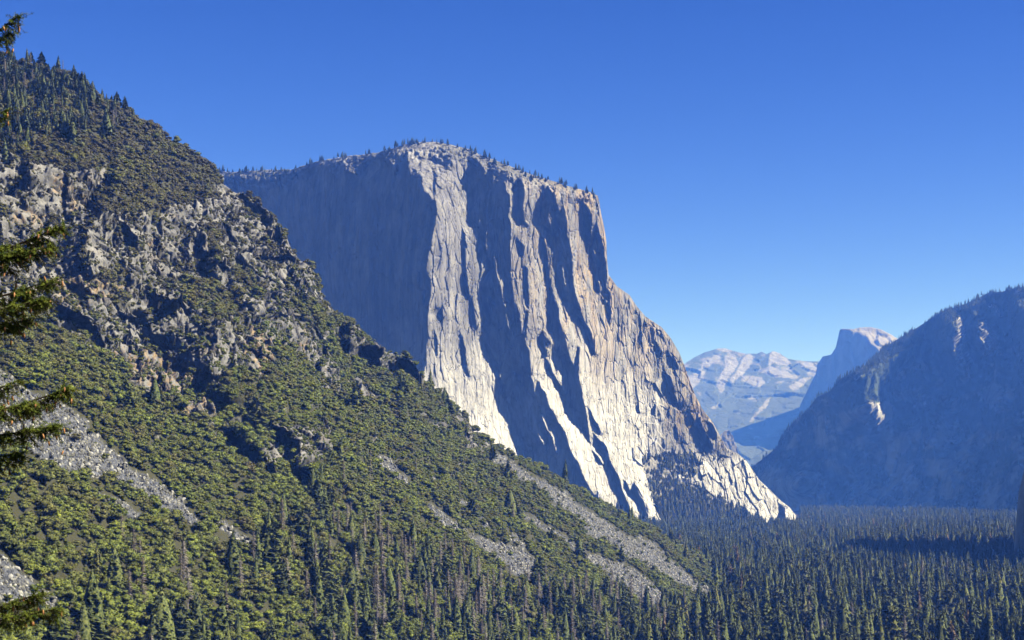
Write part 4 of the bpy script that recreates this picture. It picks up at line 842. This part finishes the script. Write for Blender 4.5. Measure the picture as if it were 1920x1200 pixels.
mrw.mapping.update(); m2 = nt.nodes.new('ShaderNodeMath'); m2.operation = 'MULTIPLY'; m2.inputs[1].default_value = 2.0; nt.links.new(mrw.outputs[0], m2.inputs[0])
nt.links.new(m2.outputs[0], hs.inputs['Value'])   # paler air towards the horizon
nt.links.new(hs.outputs[0], bg.inputs[0]); bg.inputs[1].default_value = .050
sd = bpy.data.lights.new('sun', 'SUN'); sd.energy = 5.0; sd.angle = math.radians(.53); sd.color = (1.0, .945, .86)
so = bpy.data.objects.new('sun', sd); COL.objects.link(so)
az, el = math.radians(SUN_AZ), math.radians(SUN_EL)
dirv = Vector((math.sin(az)*math.cos(el), math.cos(az)*math.cos(el), math.sin(el)))
so.rotation_euler = dirv.to_track_quat('Z', 'Y').to_euler(); so.location = (3000, 0, 3000)
def haze():
    x, y0, y1, z0, z1 = 22000, -21500, 22000, -420, 1640
    V = [(sx, sy, sz) for sz in (z0, z1) for sx, sy in ((-x, y0), (x, y0), (x, y1), (-x, y1))]
    Fc = [(0, 3, 2, 1), (4, 5, 6, 7), (0, 1, 5, 4), (1, 2, 6, 5), (2, 3, 7, 6), (3, 0, 4, 7)]
    m = bpy.data.materials.new('haze'); m.use_nodes = True; t = m.node_tree; t.nodes.remove(t.nodes['Principled BSDF'])
    v = t.nodes.new('ShaderNodeVolumePrincipled'); v.inputs['Color'].default_value = (.075, .23, 1.0, 1)
    v.inputs['Absorption Color'].default_value = (1, 1, 1, 1); v.inputs['Density'].default_value = HAZE; v.inputs['Anisotropy'].default_value = 0.0
    t.links.new(v.outputs[0], t.nodes['Material Output'].inputs['Volume'])
    me = make_mesh('haze', V, Fc, m); tag(link('haze', me), 'thin blue haze filling the valley', 'haze', kind='stuff')
HAZE = 6.5e-5
haze()
cd = bpy.data.cameras.new('camera'); cam = bpy.data.objects.new('camera', cd); COL.objects.link(cam); scene.camera = cam
cd.lens = 50; cd.sensor_width = 36; cd.shift_y = (HY-600)/1920; cd.clip_end = 60000; cd.clip_start = .5
cam.rotation_euler = (math.radians(90), 0, 0)
vs = scene.view_settings; vs.view_transform = 'Standard'; vs.look = 'None'; vs.gamma = 1; vs.use_curve_mapping = False; vs.exposure = 1.45
scene.cycles.volume_bounces = 0; scene.cycles.max_bounces = 4; scene.cycles.diffuse_bounces = 0
scene.cycles.transparent_max_bounces = 4; scene.cycles.use_denoising = True
log('done')
